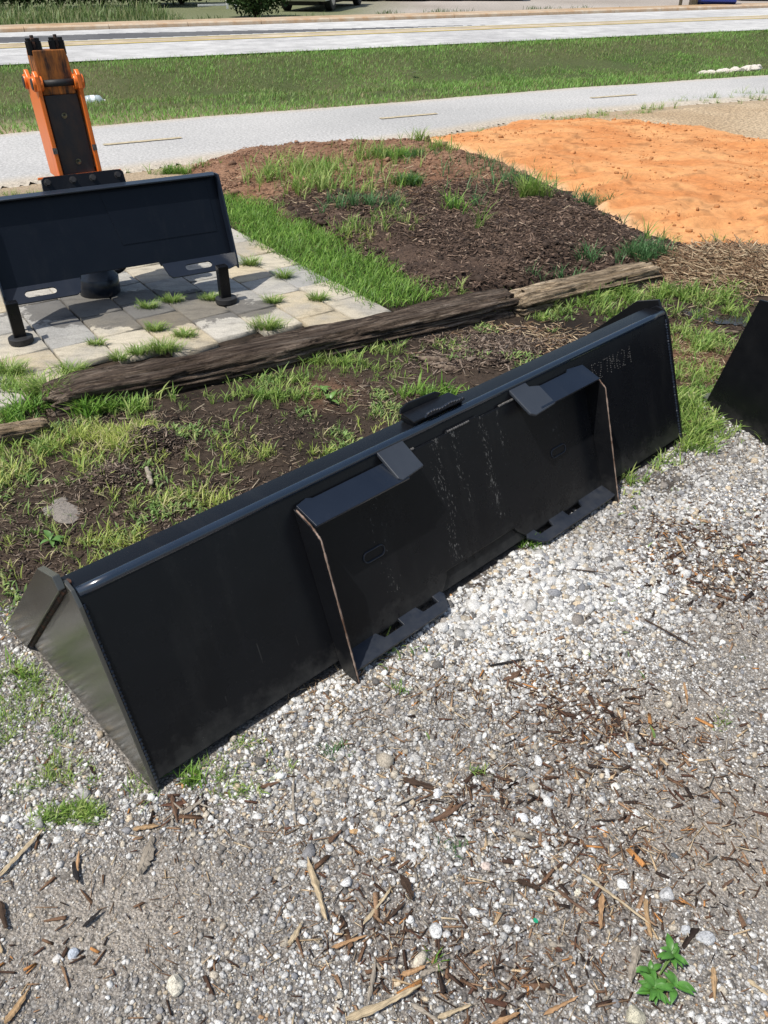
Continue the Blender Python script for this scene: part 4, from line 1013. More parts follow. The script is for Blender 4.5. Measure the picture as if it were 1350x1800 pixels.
for a in [(542, 1515, 573, 1620, .018, PALE, 'long tan splinter pointing down, left of centre'), (516, 1370, 522, 1460, .008, GRY, 'upright grey splinter in front of the bucket foot'),
          (608, 1795, 735, 1740, .015, PALE, 'long pale stick at the bottom centre'), (722, 1765, 775, 1800, .013, GRY, 'grey splinter crossing below the long pale stick'),
          (1058, 1575, 1055, 1635, .015, ORG, 'left one of two upright orange brown chips'), (1135, 1582, 1145, 1650, .014, TAN, 'right one of two upright brown chips'),
          (1028, 1540, 1138, 1625, .009, PALE, 'long curved pale fibre above the two upright chips'), (982, 1565, 1040, 1610, .010, BRN, 'reddish brown splinter left of the upright chips'),
          (1122, 1665, 1108, 1728, .017, GRY, 'grey chip just left of the broad-leaved weed'), (958, 1780, 1015, 1752, .009, ORG, 'bright orange splinter left of the weed'),
          (1254, 1700, 1256, 1758, .010, TAN, 'upright tan chip right of the weed'), (1315, 1722, 1355, 1752, .010, PALE, 'pale chip at the right edge, lower down'),
          (10, 1800, 50, 1745, .015, TAN, 'tan chip in the lower left corner'), (0, 1545, 75, 1465, .012, PALE, 'long pale splinter at the left edge'),
          (0, 1590, 15, 1640, .014, DRK, 'dark chip cut off by the left edge'), (245, 1535, 268, 1470, .026, GRY, 'frayed grey brown wood knot in front of the bucket corner'),
          (236, 1458, 280, 1452, .014, TAN, 'tan chip lying across the frayed wood knot'), (302, 1398, 312, 1445, .011, BRN, 'brown splinter below the bucket corner'),
          (322, 1430, 358, 1405, .013, GRY, 'pale grey chip right of the brown splinter'), (130, 1520, 140, 1555, .014, BLK, 'black charred chip at lower left'),
          (140, 1500, 138, 1555, .008, ORG, 'orange sliver against the black charred chip'), (147, 1632, 180, 1602, .010, BLK, 'black sliver alone in the grey gravel'),
          (755, 1450, 820, 1412, .013, BRN, 'reddish brown chip right of centre'), (710, 1372, 772, 1390, .016, DRK, 'dark fibrous chip in front of the bucket'),
          (688, 1422, 742, 1398, .008, GRY, 'pinkish grey stick below the dark fibrous chip'), (705, 1545, 725, 1585, .018, DRK, 'dark knot of bark at bottom centre'),
          (640, 1625, 688, 1565, .007, PALE, 'thin pale stalk left of the dark bark'), (675, 1625, 712, 1588, .008, DRK, 'dark slim chip right of the thin pale stalk'),
          (508, 1665, 530, 1628, .014, PALE, 'pale wedge shaped chip at the lower left of centre'), (585, 1668, 642, 1648, .010, ORG, 'orange tan splinter among pale stalks'),
          (648, 1760, 660, 1690, .009, GRY, 'grey flat splinter above the long pale stick'), (740, 1715, 785, 1702, .014, GRY, 'barrel shaped grey chip at the bottom centre'),
          (705, 1715, 748, 1700, .010, ORG, 'orange curved chip beside the barrel shaped one'), (770, 1790, 828, 1768, .010, PALE, 'pale chip right of the crossed sticks'),
          (865, 1800, 912, 1780, .012, ORG, 'tan orange chip at the bottom edge'), (862, 1165, 945, 1150, .010, BLK, 'black twig on the white gravel edge'),
          (888, 1190, 945, 1165, .018, BRN, 'reddish bark chip below the black twig'), (892, 1205, 902, 1160, .008, BRN, 'upright brown splinter crossing the bark chip'),
          (1000, 1005, 1065, 1012, .007, DRK, 'dark stick in the white gravel near the bucket'), (1128, 1085, 1225, 1140, .006, DRK, 'long thin black twig on the right of the white gravel'),
          (1202, 1200, 1208, 1240, .008, ORG, 'short orange sliver in the brown litter at right'), (908, 1545, 950, 1562, .016, DRK, 'dark grey chip with pale top right of centre'),
          (1190, 945, 1205, 975, .012, TAN, 'tan curled chip in the dark litter at right'), (455, 1385, 492, 1375, .010, BRN, 'brown curved chip in front of the bucket, left'),
          (578, 1482, 600, 1462, .012, BRN, 'rust brown chip beside the orange pebble'), (1270, 1560, 1290, 1545, .008, BRN, 'small brown chip at the sandy right side')]:
    big_chip(*a)

# mulch, bark piles, straw
def put(name, px, py, rx, ry, n, L, pal, zt=.004, w_=.18, hp=0, tilt=.2, dirn=None, kind='stuff', hfun=hz, z_=None):
    c = W(px, py); a = rng.normal(0, .5, n); b = rng.normal(0, .5, n); x = c[0] + a * rx; y = c[1] + b * ry
    L_ = L * np.exp(rng.normal(0, .4, n)); cc = np.array(pal)[rng.integers(0, len(pal), n)] * rng.uniform(.75, 1.25, (n, 1))
    z = hfun(x, y) + zt + hp * np.exp(-(a * a + b * b) * 2) * rng.uniform(.6, 1, n)
    return x, y, z, L_, L_ * w_ * rng.uniform(.5, 1.5, n) + .0008, np.clip(L_ * .07, .0008, .004), cc, tilt, dirn
def put_many(name, items, label=None):
    ps = [put(name, *i[0], **i[1]) for i in items]
    a = [np.concatenate([p[k] for p in ps]) for k in range(7)]
    return tag(chips(name, *a, tilt=.22), kind='stuff')
DKP = [(.05, .035, .027), (.09, .065, .05), (.03, .022, .018), (.16, .12, .09), (.24, .19, .15)]
put_many('bark_litter', [((270, 790, .13, .1, 1500, .016, DKP), dict(hp=.03)), ((200, 850, .14, .1, 1300, .014, DKP), dict(hp=.02)), ((870, 610, .32, .2, 2600, .024, DKP), dict(hp=.015)),
                         ((820, 640, .3, .12, 900, .03, DKP), {}), ((60, 930, .3, .2, 800, .012, DKP), {}), ((320, 880, .35, .2, 1500, .012, DKP), {}), ((450, 760, .4, .25, 1200, .012, DKP), {}), ((620, 690, .4, .2, 800, .012, DKP), {}), ((1200, 560, .4, .3, 800, .02, DKP), {}),
                         ((30, 1000, .3, .15, 800, .012, DKP), {}), ((1100, 520, .35, .15, 500, .02, DKP), {})])
# chips over the whole mulch bed
x, y = sample(120000, -1.8, 2.3, 3.9, 8.4, lambda x, y: (sdf(BED, x, y) > .03) * (.12 + .7 * sstep(6.6, 5.6, y - .28 * x)) * .8)
n = len(x); L = .022 * np.exp(rng.normal(0, .4, n)); pal = np.array([(.055, .037, .028), (.09, .06, .044), (.14, .095, .07), (.22, .155, .115), (.035, .025, .02), (.34, .26, .19)])
cc = pal[rng.choice(6, n, p=[.28, .26, .2, .13, .1, .03])] * rng.uniform(.7, 1.3, (n, 1))
t_ = sstep(6.0, 7.0, y - .28 * x)[:, None]; cc = cc * (1 - t_) + np.array([.26, .15, .095]) * rng.uniform(.7, 1.2, (n, 1)) * t_
tag(chips('mulch', x, y, bedh(x, y) + .006, L, L * rng.uniform(.12, .4, n), np.clip(L * .12, .001, .004), cc, .3), kind='stuff')
print('mulch', n)
STR = [(.36, .27, .17), (.28, .19, .12), (.45, .36, .24), (.16, .1, .06), (.2, .13, .08)]
STD = [(.14, .1, .07), (.22, .17, .12), (.09, .06, .045), (.3, .25, .18)]
put_many('dry_straw', [((1260, 478, .75, .35, 5200, .10, STR), dict(w_=.018, hp=.06)), ((1180, 470, .3, .2, 1200, .09, STR), dict(w_=.018, hp=.04)), ((1340, 500, .4, .3, 1500, .09, STR), dict(w_=.018, hp=.04)),
                       ((930, 600, .4, .22, 700, .05, STR), dict(w_=.02)), ((1230, 640, .3, .5, 900, .035, STR), dict(w_=.03)), ((250, 760, .4, .3, 700, .03, STD), dict(w_=.03)), ((30, 870, .4, .5, 600, .03, STD), dict(w_=.03)), ((600, 1200, .3, .15, 160, .03, STR), dict(w_=.03)), ((420, 860, .6, .3, 600, .03, STD), dict(w_=.03)), ((700, 700, .4, .25, 500, .03, STD), dict(w_=.03)), ((600, 350, 1.2, 1.0, 900, .09, STR), dict(w_=.018, hfun=bedh)), ((900, 1250, .9, .5, 700, .022, STR), dict(w_=.035)), ((1000, 1550, .5, .3, 350, .018, STR), dict(w_=.035)), ((500, 1550, .6, .3, 250, .018, STR), dict(w_=.035))])

# grass
def blades(name, x, y, z, H, wd, lean, cols, parent=None, az=None, segs=3, mat='grass'):
    """curved tapering blades"""
    n = len(x); az = rng.uniform(0, 2 * np.pi, n) if az is None else az
    dx, dy = np.cos(az), np.sin(az); K = segs
    V = np.empty((n, 2 * K + 1, 3)); 
    tw = rng.uniform(-.6, .6, n)
    wx, wy = -np.sin(az + tw), np.cos(az + tw)
    for k in range(K + 1):
        f = k / K; ang = lean * f * 1.25; hgt = H * f * np.cos(np.clip(lean * f * .62, 0, 1.5)); out = H * f * np.sin(np.clip(lean * f * .9 + .08, 0, 1.45))
        cx = x + dx * out; cy = y + dy * out; cz = z + hgt - .0
        if k < K:
            w2 = wd * (.75 + .25 * math.sin(f * 3.1)) * (1 - f * .45) / 2
            V[:, 2 * k] = np.stack([cx - wx * w2, cy - wy * w2, cz], 1); V[:, 2 * k + 1] = np.stack([cx + wx * w2, cy + wy * w2, cz + w2 * .3], 1)
        else: V[:, 2 * K] = np.stack([cx, cy, cz], 1)
    F = []
    for k in range(K - 1):
        F += [(2 * k, 2 * k + 1, 2 * k + 3), (2 * k, 2 * k + 3, 2 * k + 2)]
    F.append((2 * K - 2, 2 * K - 1, 2 * K))
    F = (np.array(F)[None] + (np.arange(n) * (2 * K + 1))[:, None, None]).reshape(-1, 3)
    return np_mesh(name, V.reshape(-1, 3), F, M[mat], np.repeat(cols, 2 * K + 1, 0), parent)
G_LUSH = [(.14, .28, .04), (.19, .35, .055), (.11, .23, .035), (.26, .41, .08)]
G_YEL = [(.42, .50, .12), (.36, .45, .09), (.52, .55, .18), (.27, .37, .07), (.55, .50, .26)]
G_MID = [(.22, .35, .08), (.29, .42, .09), (.16, .28, .055), (.38, .46, .15)]
G_BLUE = [(.09, .20, .07), (.12, .24, .09), (.08, .17, .06)]
def tufts(specs, hfun=hz, lowf=1.0, wf=1.0):
    """specs: px, py, spread (m), tufts, blades each, height, palette"""
    X_, Y_, H_, A_, C_, Ln, Wd_ = [], [], [], [], [], [], []
    for (px, py, sx, sy, nt_, nb_, h_, pal) in specs:
        c = W(px, py); cx = c[0] + rng.normal(0, .45, nt_) * sx; cy = c[1] + rng.normal(0, .45, nt_) * sy
        k = bucket_clear(cx, cy) & (rng.random(nt_) < np.clip(fbm(cx, cy, 6, 3, 66) * 5 - 2.1, .08, 1) * (1 if nt_ > 60 else 2)); cx, cy = cx[k], cy[k]; nt2 = len(cx)
        if nt2 == 0: continue
        x = np.repeat(cx, nb_) + rng.normal(0, .008, nt2 * nb_); y = np.repeat(cy, nb_) + rng.normal(0, .008, nt2 * nb_)
        n = len(x); hs = np.repeat(rng.uniform(.55, 1.35, nt2), nb_) * h_ * lowf * rng.uniform(.5, 1.2, n)
        P_ = np.array(pal); ti = np.repeat(rng.integers(0, len(P_), nt2), nb_); ti = np.where(rng.random(n) < .4, rng.integers(0, len(P_), n), ti)
        X_.append(x); Y_.append(y); H_.append(hs); A_.append(rng.uniform(0, 6.28, n)); C_.append(P_[ti] * rng.uniform(.75, 1.2, (n, 1)))
        Ln.append(rng.uniform(.2, 1.5, n)); Wd_.append(np.clip(hs * .05, .0014, .006) * wf * rng.uniform(.7, 1.5, n))
    c = lambda l: np.concatenate(l)
    x, y = c(X_), c(Y_)
    return x, y, hfun(x, y) - .003, c(H_), c(Wd_), c(Ln), c(C_), None, c(A_)
def grass(name, specs, hfun=hz, lowf=1.0, wf=1.0):
    x, y, z, H, wd, ln, cc, _, az = tufts(specs, hfun, lowf, wf); o = blades(name, x, y, z, H, wd, ln, cc, None, az); print(name, len(x)); return tag(o, kind='stuff')
grass('yard_grass', [
    (150, 790, .34, .16, 640, 7, .055, G_YEL), (60, 800, .25, .14, 200, 8, .06, G_MID), (330, 800, .22, .14, 130, 7, .05, G_YEL), (30, 690, .25, .12, 120, 9, .08, G_MID), (120, 710, .18, .06, 60, 9, .085, G_MID),
    (130, 725, .3, .05, 120, 9, .09, G_LUSH), (300, 705, .4, .04, 100, 9, .07, G_MID), (560, 640, .4, .03, 60, 8, .06, G_MID), (960, 535, .2, .03, 60, 9, .08, G_MID), (1060, 520, .3, .03, 90, 9, .09, G_MID), (250, 720, .4, .06, 160, 8, .065, G_MID), (400, 700, .34, .06, 170, 9, .065, G_MID), (480, 670, .2, .05, 60, 9, .06, G_MID), (20, 840, .2, .15, 120, 7, .05, G_YEL), (0, 750, .16, .1, 70, 10, .08, G_LUSH),
    (330, 950, .5, .07, 330, 7, .04, G_YEL), (200, 1000, .3, .08, 200, 7, .04, G_YEL), (450, 880, .5, .1, 230, 7, .05, G_YEL), (560, 800, .35, .12, 200, 7, .05, G_YEL), (690, 730, .35, .10, 220, 8, .06, G_MID), (750, 700, .2, .08, 80, 9, .07, G_LUSH),
    (640, 760, .35, .1, 150, 7, .05, G_YEL), (40, 1080, .18, .14, 210, 7, .04, G_YEL), (10, 1180, .14, .14, 120, 7, .045, G_MID), (90, 1200, .2, .14, 110, 7, .035, G_MID), (60, 1330, .2, .14, 120, 7, .03, G_MID),
    (420, 780, .6, .3, 260, 4, .05, G_MID), (130, 930, .5, .2, 140, 4, .045, G_MID), (300, 850, .6, .2, 140, 5, .06, G_MID), (560, 700, .3, .1, 60, 6, .05, G_MID), (600, 640, .4, .08, 60, 6, .06, G_MID), (720, 620, .3, .07, 60, 7, .06, G_MID), (640, 660, .3, .08, 60, 6, .05, G_MID),
    (1000, 540, .35, .12, 170, 9, .08, G_MID), (1090, 540, .45, .16, 330, 9, .08, G_MID), (1190, 530, .5, .16, 260, 9, .075, G_MID), (1290, 560, .3, .15, 130, 9, .07, G_MID), (1240, 600, .4, .2, 230, 8, .06, G_MID), (930, 560, .2, .1, 50, 8, .06, G_MID),
    (1210, 660, .3, .2, 160, 8, .055, G_MID), (1240, 730, .3, .2, 330, 8, .06, G_MID), (1200, 780, .16, .10, 220, 9, .06, G_MID), (1290, 760, .16, .05, 130, 9, .065, G_MID), (1230, 700, .3, .1, 120, 8, .05, G_LUSH), (1150, 820, .09, .05, 60, 9, .05, G_MID),
    (1110, 850, .08, .04, 26, 8, .06, G_MID), (930, 962, .06, .025, 16, 9, .045, G_LUSH), (330, 1372, .06, .03, 18, 8, .04, G_LUSH), (390, 1360, .07, .05, 26, 7, .03, G_MID), (420, 1310, .08, .03, 20, 6, .025, G_MID),
    (590, 1320, .04, .02, 12, 7, .03, G_BLUE), (490, 1350, .05, .03, 10, 6, .025, G_MID), (90, 1440, .07, .02, 40, 8, .03, G_MID), (150, 1430, .06, .02, 60, 9, .03, G_MID), (80, 1370, .06, .05, 36, 7, .03, G_MID), (30, 1280, .14, .1, 60, 6, .03, G_MID), (130, 1260, .05, .05, 26, 6, .03, G_MID), (245, 1390, .04, .03, 14, 6, .03, G_MID),
    (700, 1215, .03, .015, 5, 6, .03, G_LUSH), (680, 1130, .02, .01, 4, 6, .05, G_MID), (1313, 898, .03, .02, 14, 7, .025, G_MID), (845, 1358, .02, .012, 5, 6, .03, G_MID), (790, 1490, .04, .015, 7, 6, .03, G_BLUE), (758, 1690, .01, .008, 3, 5, .03, G_LUSH), (1270, 1270, .04, .03, 10, 5, .02, G_MID), (1120, 960, .5, .3, 20, 5, .02, G_MID), (430, 1395, .05, .03, 14, 6, .03, G_MID)], hz, .8, 1.55)
# lush strip beside the mulch bed
LUSH = [W(385, 345), W(440, 350), W(560, 395), W(640, 440), W(700, 480), W(790, 530), W(650, 548), W(520, 478), W(402, 415)]
def lush_d(x, y):
    d = sdf(LUSH, x, y) + (fbm(x, y, 4, 3, 14) - .5) * .25; return sstep(-.03, .06, d)
x, y = sample(46000, -1.6, .6, 3.6, 6.6, lush_d); n = len(x)
P_ = np.array(G_LUSH); cc = P_[rng.integers(0, 4, n)] * rng.uniform(.75, 1.2, (n, 1)) * (.8 + .4 * fbm(x, y, 5, 3, 15))[:, None]
tag(blades('lawn_strip', x, y, hz(x, y), rng.uniform(.035, .085, n), rng.uniform(.003, .0065, n), rng.uniform(.3, 1.6, n), cc), kind='stuff')
print('lush', n)
# low broad-leaved ground cover in the damp soil
tp2, tq2 = W(85, 702), W(1150, 486)
def cover_d(x, y):
    tn = (tq2 - tp2) / np.hypot(*(tq2 - tp2)); ln = -tn[1] * (x - tp2[0]) + tn[0] * (y - tp2[1])
    return (ln < -.09) * (1 - .97 * gravel_w(x, y)) * np.clip(fbm(x, y, 6, 4, 67) * 6 - 3.5, 0, 1) * in_view(x, y) * bucket_clear(x, y)
x, y = sample(120000, -1.9, 2.2, 1.2, 4.3, cover_d); n = len(x); print('cover', n)
cc = np.array([(.2, .32, .09), (.28, .4, .12), (.16, .27, .08), (.38, .42, .16)])[rng.integers(0, 4, n)] * rng.uniform(.7, 1.2, (n, 1))
tag(blades('low_weeds', x, y, hz(x, y) + .002, rng.uniform(.012, .03, n), rng.uniform(.004, .009, n), rng.uniform(.9, 1.7, n), cc), kind='stuff')
# weeds on the bed
grass('bed_weeds', [
    (600, 330, .9, .8, 420, 4, .12, G_MID), (520, 340, .5, .4, 240, 5, .13, G_MID), (900, 330, .8, .6, 260, 4, .10, G_BLUE), (620, 420, .4, .3, 220, 7, .08, G_MID), (720, 350, .10, .12, 60, 9, .09, G_LUSH), (800, 392, .09, .12, 60, 10, .11, G_LUSH), (700, 300, .2, .2, 120, 7, .08, G_LUSH), (1090, 478, .25, .06, 110, 9, .09, G_BLUE),
    (590, 360, .35, .3, 60, 7, .16, G_MID), (560, 330, .3, .2, 40, 7, .14, G_MID), (640, 390, .35, .15, 60, 8, .09, G_BLUE), (720, 350, .16, .1, 60, 9, .09, G_BLUE), (800, 390, .16, .12, 40, 10, .13, G_BLUE), (720, 300, .3, .12, 70, 8, .07, G_BLUE),
    (640, 300, .25, .15, 30, 7, .15, G_MID), (900, 350, .25, .12, 40, 9, .09, G_BLUE), (930, 370, .12, .1, 30, 9, .17, G_MID), (780, 290, .2, .1, 24, 8, .12, G_MID), (860, 300, .2, .1, 24, 8, .08, G_BLUE), (850, 430, .08, .06, 6, 7, .15, G_MID),
    (650, 440, .25, .08, 70, 9, .07, G_YEL), (690, 420, .3, .1, 70, 9, .07, G_MID), (1040, 360, .2, .12, 36, 9, .09, G_BLUE), (1100, 400, .14, .1, 30, 9, .09, G_BLUE), (1110, 470, .26, .06, 60, 9, .09, G_BLUE), (1000, 500, .2, .06, 36, 9, .08, G_BLUE), (1150, 450, .1, .05, 10, 9, .12, G_MID),
    (740, 270, .1, .1, 16, 8, .14, G_MID), (300, 305, .3, .07, 160, 8, .07, G_LUSH), (60, 345, 1.0, .06, 200, 7, .05, G_MID), (1220, 445, .3, .1, 26, 8, .09, G_MID), (830, 520, .15, .05, 26, 8, .07, G_MID)], bedh)
grass('path_edge_grass', [(1020, 210, .5, .1, 90, 8, .06, G_MID), (1100, 203, .4, .1, 90, 8, .07, G_MID), (1158, 192, .25, .1, 70, 9, .09, G_MID), (1230, 182, .5, .06, 90, 8, .07, G_MID), (1290, 176, .5, .06, 110, 8, .09, G_MID), (1345, 168, .4, .06, 110, 9, .1, G_MID), (845, 233, .1, .05, 14, 7, .05, G_MID), (870, 232, .06, .03, 8, 7, .05, G_MID), (800, 240, .1, .05, 10, 7, .04, G_MID), (1300, 335, .1, .05, 3, 5, .04, G_MID)])
# grass bank between path and road
BANK = [W(-500, 262), W(0, 238), W(340, 209), W(500, 197), W(675, 184), W(1000, 157), W(1350, 134), W(1700, 113), rp(24, -.05), rp(0, -.05), rp(-20, -.05), W(-700, 150)]
def bank_d(x, y):
    f = fbm(x, y, .9, 4, 19); f2 = fbm(x, y, 3.2, 3, 20); d = sdf(BANK, x, y)
    return (d > -.05 + .1 * f2) * np.clip((.25 + 1.6 * (f * .6 + f2 * .4 - .22)) + .5 * sstep(.8, .1, d), .12, 1) * in_view(x, y, 80)
x, y = sample(560000, -12, 17, 8.2, 27, bank_d); n = len(x); print('bank', n)
d_ = sdf(BANK, x, y)
f = fbm(x, y, .9, 4, 19) * .5 + fbm(x, y, 3.5, 3, 23) * .5
cc = lerp3((.19, .25, .075), (.22, .40, .085), np.clip(f * 3.4 - 1.15 + .5 * sstep(1.0, .2, d_), 0, 1)) * rng.uniform(.7, 1.25, (n, 1))
dry = rng.random(n) < .12; cc[dry] = np.array([.3, .26, .12]) * rng.uniform(.7, 1.1, (dry.sum(), 1))
tag(blades('bank_grass', x, y, hz(x, y) - .005, rng.uniform(.03, .085, n) * (.5 + 1.0 * f), rng.uniform(.006, .013, n), rng.uniform(.2, 1.3, n), cc, segs=2), kind='stuff')
# tufts on the patio, each a thing
PT = [(262, 553, .05, 'grass tuft in the dark patch of the patio, left of a larger tuft', .05), (305, 541, .055, 'wide low grass tuft on the patio in front of the right leg', .05), (372, 537, .06, 'grass tuft in a joint just left of the right foot', .045),
      (480, 543, .045, 'round grass tuft on the patio right of the right foot', .05), (560, 538, .055, 'grass tuft on the patio near its right corner', .05), (500, 498, .05, 'grass tuft on the patio beside the lawn strip', .06), (440, 475, .06, 'grass tuft just right of the plate corner on the patio', .06),
      (275, 592, .05, 'grass tuft in a paver joint at the centre of the patio', .05), (325, 603, .06, 'grass tuft between the centre tuft and the dark timber', .045), (245, 634, .05, 'upper tuft of the row leaning on the dark timber', .05), (290, 628, .09, 'spreading grass tuft against the dark timber', .06),
      (470, 588, .09, 'grass tuft growing from behind the dark timber at mid length', .06), (172, 618, .04, 'small tuft above the rusty needles on the patio', .04), (212, 645, .04, 'small bright tuft touching the dark timber', .05), (130, 668, .07, 'tuft at the left end of the patio by the timber', .06), (92, 704, .085, 'bushy tuft covering the left end of the long dark timber', .09), (20, 668, .08, 'tuft at the left edge of the photo on the patio', .07)]
for (px, py, s, lab, h) in PT:
    cpt = W(px, py); nn_ = int(260 * s / .06)
    x = rng.normal(0, .4, nn_) * s; y = rng.normal(0, .4, nn_) * s * .45; P_ = np.array(G_MID); cc = P_[rng.integers(0, 4, nn_)] * rng.uniform(.7, 1.15, (nn_, 1))
    az = np.arctan2(y, x) + rng.normal(0, .7, nn_)
    o = blades('grass_tuft', x, y, np.zeros(nn_), rng.uniform(.4, 1.2, nn_) * h, rng.uniform(.002, .0045, nn_), rng.uniform(.6, 1.6, nn_), cc, None, az)
    o.location = (cpt[0], cpt[1], .03); tag(o, lab, 'grass tuft', 'grass tufts growing between the pavers')

# broad-leaved weed at lower right
def leaf_plant(px, py, n, L, c, label, seed, name='weed'):
    q = random.Random(seed); g = W(px, py); root = empty(name, (g[0], g[1], float(hz(g[:1], g[1:])[0])))
    tag(root, label, 'weed'); me_v = []; me_f = []; cs = []
    stems = MB(); sprigs = [(q.uniform(-.9, .9) * L, q.uniform(-1.1, 1.1) * L, q.uniform(.012, .045)) for _ in range(max(1, n // 6))]
    for i in range(n):
        sp = sprigs[i % len(sprigs)]; a = i * 2.4 + q.uniform(-.5, .5); el = q.uniform(.1, 1.0); base = Vector((sp[0] + q.uniform(-.004, .004), sp[1] + q.uniform(-.004, .004), sp[2] * q.uniform(.5, 1)))
        stems.tube([(0, 0, 0), tuple(base * .6 + Vector((0, 0, .004))), tuple(base)], .0009, 5)
        l = L * q.uniform(.65, 1.05); wv = l * .21; d = Vector((math.cos(a), math.sin(a), math.tan(el) * .45)).normalized(); s = d.cross(Vector((0, 0, 1))).normalized(); up = s.cross(d); k0 = len(me_v); K = 8
        for k in range(K + 1):
            f = k / K; w_ = wv * math.sin(math.pi * min(1, f * .96 + .02)) ** .8 * (1.15 - .45 * f); p = base + d * l * f + up * (l * .14 * math.sin(f * 2.6)) - Vector((0, 0, l * .22 * f * f))
            me_v += [p - s * w_ + up * w_ * .35, p, p + s * w_ + up * w_ * .35]; t_ = q.uniform(.9, 1.1); cs += [[v * t_ for v in c], [v * t_ * 1.25 for v in c], [v * t_ for v in c]]
        for k in range(K):
            b = k0 + 3 * k; me_f += [(b, b + 1, b + 4, b + 3), (b + 1, b + 2, b + 5, b + 4)]
    me = bpy.data.meshes.new('leaves'); me.from_pydata([tuple(v) for v in me_v], [], me_f); me.update()
    at = me.color_attributes.new('col', 'FLOAT_COLOR', 'POINT'); at.data.foreach_set('color', np.array([(*k, 1) for k in cs], np.float32).ravel())
    link('leaves', me, M['leaf'], root, smooth=True); stems.build('stem', M['stem'], root)
M['leaf'] = mat_attr('weed leaves', .4, .45, .25, 60, .15); M['stem'] = mat_simple('green stem', (.12, .2, .05), .6)
leaf_plant(1158, 1715, 44, .034, (.075, .2, .035), 'broad-leaved green weed growing in the gravel near the lower right corner', 4)
leaf_plant(575, 700, 12, .055, (.12, .22, .05), 'small pale green weed in bare soil between the timber and the bucket', 8)
leaf_plant(95, 948, 7, .05, (.1, .2, .05), 'small weed with few leaves in dark soil beside the broken flat stone', 9)

# sticks on the soil
def stick(p0, p1, r, c, label, seed):
    q = random.Random(seed); a = W(*p0, .02); b = W(*p1, .02); n_ = 24; pts = []; rr = []
    for i in range(n_ + 1):
        f = i / n_; pts.append((a[0] + (b[0] - a[0]) * f + q.uniform(-1, 1) * r * .3, a[1] + (b[1] - a[1]) * f + q.uniform(-1, 1) * r * .3, float(hz(np.array([a[0]]), np.array([a[1]]))[0]) + r * .8 + math.sin(f * 5 + seed) * r * .3)); rr.append(r * (1 - .5 * abs(2 * f - 1) ** 4) * q.uniform(.8, 1.15))
    o = MB().tube(pts, rr, 9).build('branch', c, smooth=True); return tag(o, label, 'branch', 'dead branches on the soil behind the bucket')
M['dead'] = mat_simple('dead branch bark', (.2, .155, .115), .9, .2, 0, 40, (.07, .05, .038), .8, (1, 1, 1), .4, .6)
stick((738, 632), (852, 640), .018, M['dead'], 'thick dead branch lying on the bark pile behind the bucket', 1)
stick((775, 655), (868, 640), .010, M['dead'], 'thin dead branch just below the thick one', 2)
stick((770, 645), (800, 652), .012, M['dead'], 'short broken branch between the two dead branches', 3)
stick((1212, 582), (1300, 580), .010, M['dead'], 'straight dark stick in the grass right of the bucket', 4)
stick((258, 825), (268, 855), .009, mat_simple('bleached wood', (.36, .32, .26), .9, .2, 0, 60, (.2, .17, .13)), 'short pale broken branch standing out of the bark pile at left', 5)

# ---------------------------------------------------------------- litter and rubble on the bank
def rubble():
    q = random.Random(2); pos = [(1240, 117, .12), (1253, 119, .1), (1268, 121, .09), (1279, 119, .11), (1292, 121, .1), (1306, 122, .08), (1318, 119, .12), (1330, 123, .1), (1325, 126, .09)]
    names = ['leftmost pale rubble block at the end of the row on the grass bank', 'second pale rubble block from the left', 'third pale rubble block from the left', 'fourth pale rubble block from the left', 'fifth pale rubble block from the left, mid row', 'sixth pale rubble block from the left, the smallest', 'seventh rubble block from the left, tallest at the right end', 'rightmost pale rubble block of the row on the bank', 'low rubble block in front of the tallest one at the right']
    for (px, py, r), l in zip(pos, names):
        big_stone(px, py, r, (.62, .57, .5), l, .55, 'broken concrete on the grass bank', 'rubble', .05)
rubble()
def bottle():
    g = W(146, 155); root = empty('plastic_bottle', (g[0], g[1], float(hz(g[:1], g[1:])[0]) + .13), .4)
    tag(root, 'crushed clear plastic bottle on the grass behind the breaker mast', 'bottle')
    m, t, p = new_mat('clear plastic'); p.inputs['Base Color'].default_value = (.75, .85, .9, 1); p.inputs['Roughness'].default_value = .15; p.inputs['Transmission Weight'].default_value = .55
    MB().tube([(0, 0, 0), (.01, 0, 0), (.05, 0, .005), (.10, 0, .0), (.16, 0, .004), (.20, 0, 0), (.235, 0, 0), (.25, 0, 0)], [.045, .075, .078, .066, .078, .075, .03, .026], 18).build('bottle_body', m, root, smooth=True)
    MB().tube([(.245, 0, 0), (.27, 0, 0)], .02, 14).build('cap', M['white'], root)
    MB().tube([(.07, 0, .003), (.13, 0, .003)], .0795, 18).build('paper_band', mat_simple('pale band', (.7, .75, .78), .6), root)
bottle()
def scrap(px, py, s, c, label, z=.01, name='plastic_scrap'):
    g = W(px, py); q = random.Random(int(px)); pts = [(math.cos(a) * s * q.uniform(.5, 1), math.sin(a) * s * q.uniform(.5, 1)) for a in np.linspace(0, 6.28, 9)[:-1]]
    b = MB(); b.prism(pts, (0, 0, 0), (1, 0, .25), (0, 1, .15), (0, 0, 1), 0, .0015)
    o = b.build(name, mat_simple(label[:20], c, .35)); o.location = (g[0], g[1], float(hz(g[:1], g[1:])[0]) + z); o.rotation_euler = (.2, .1, q.uniform(0, 6)); tag(o, label, 'litter')
scrap(940, 1622, .0065, (.02, .32, .16), 'torn green plastic scrap in the gravel at lower centre right')
scrap(455, 146, .05, (.25, .6, .6), 'small turquoise scrap on the grass bank', .08)
scrap(728, 107, .07, (.7, .7, .65), 'crumpled pale paper scrap on the grass bank near the road', .1)

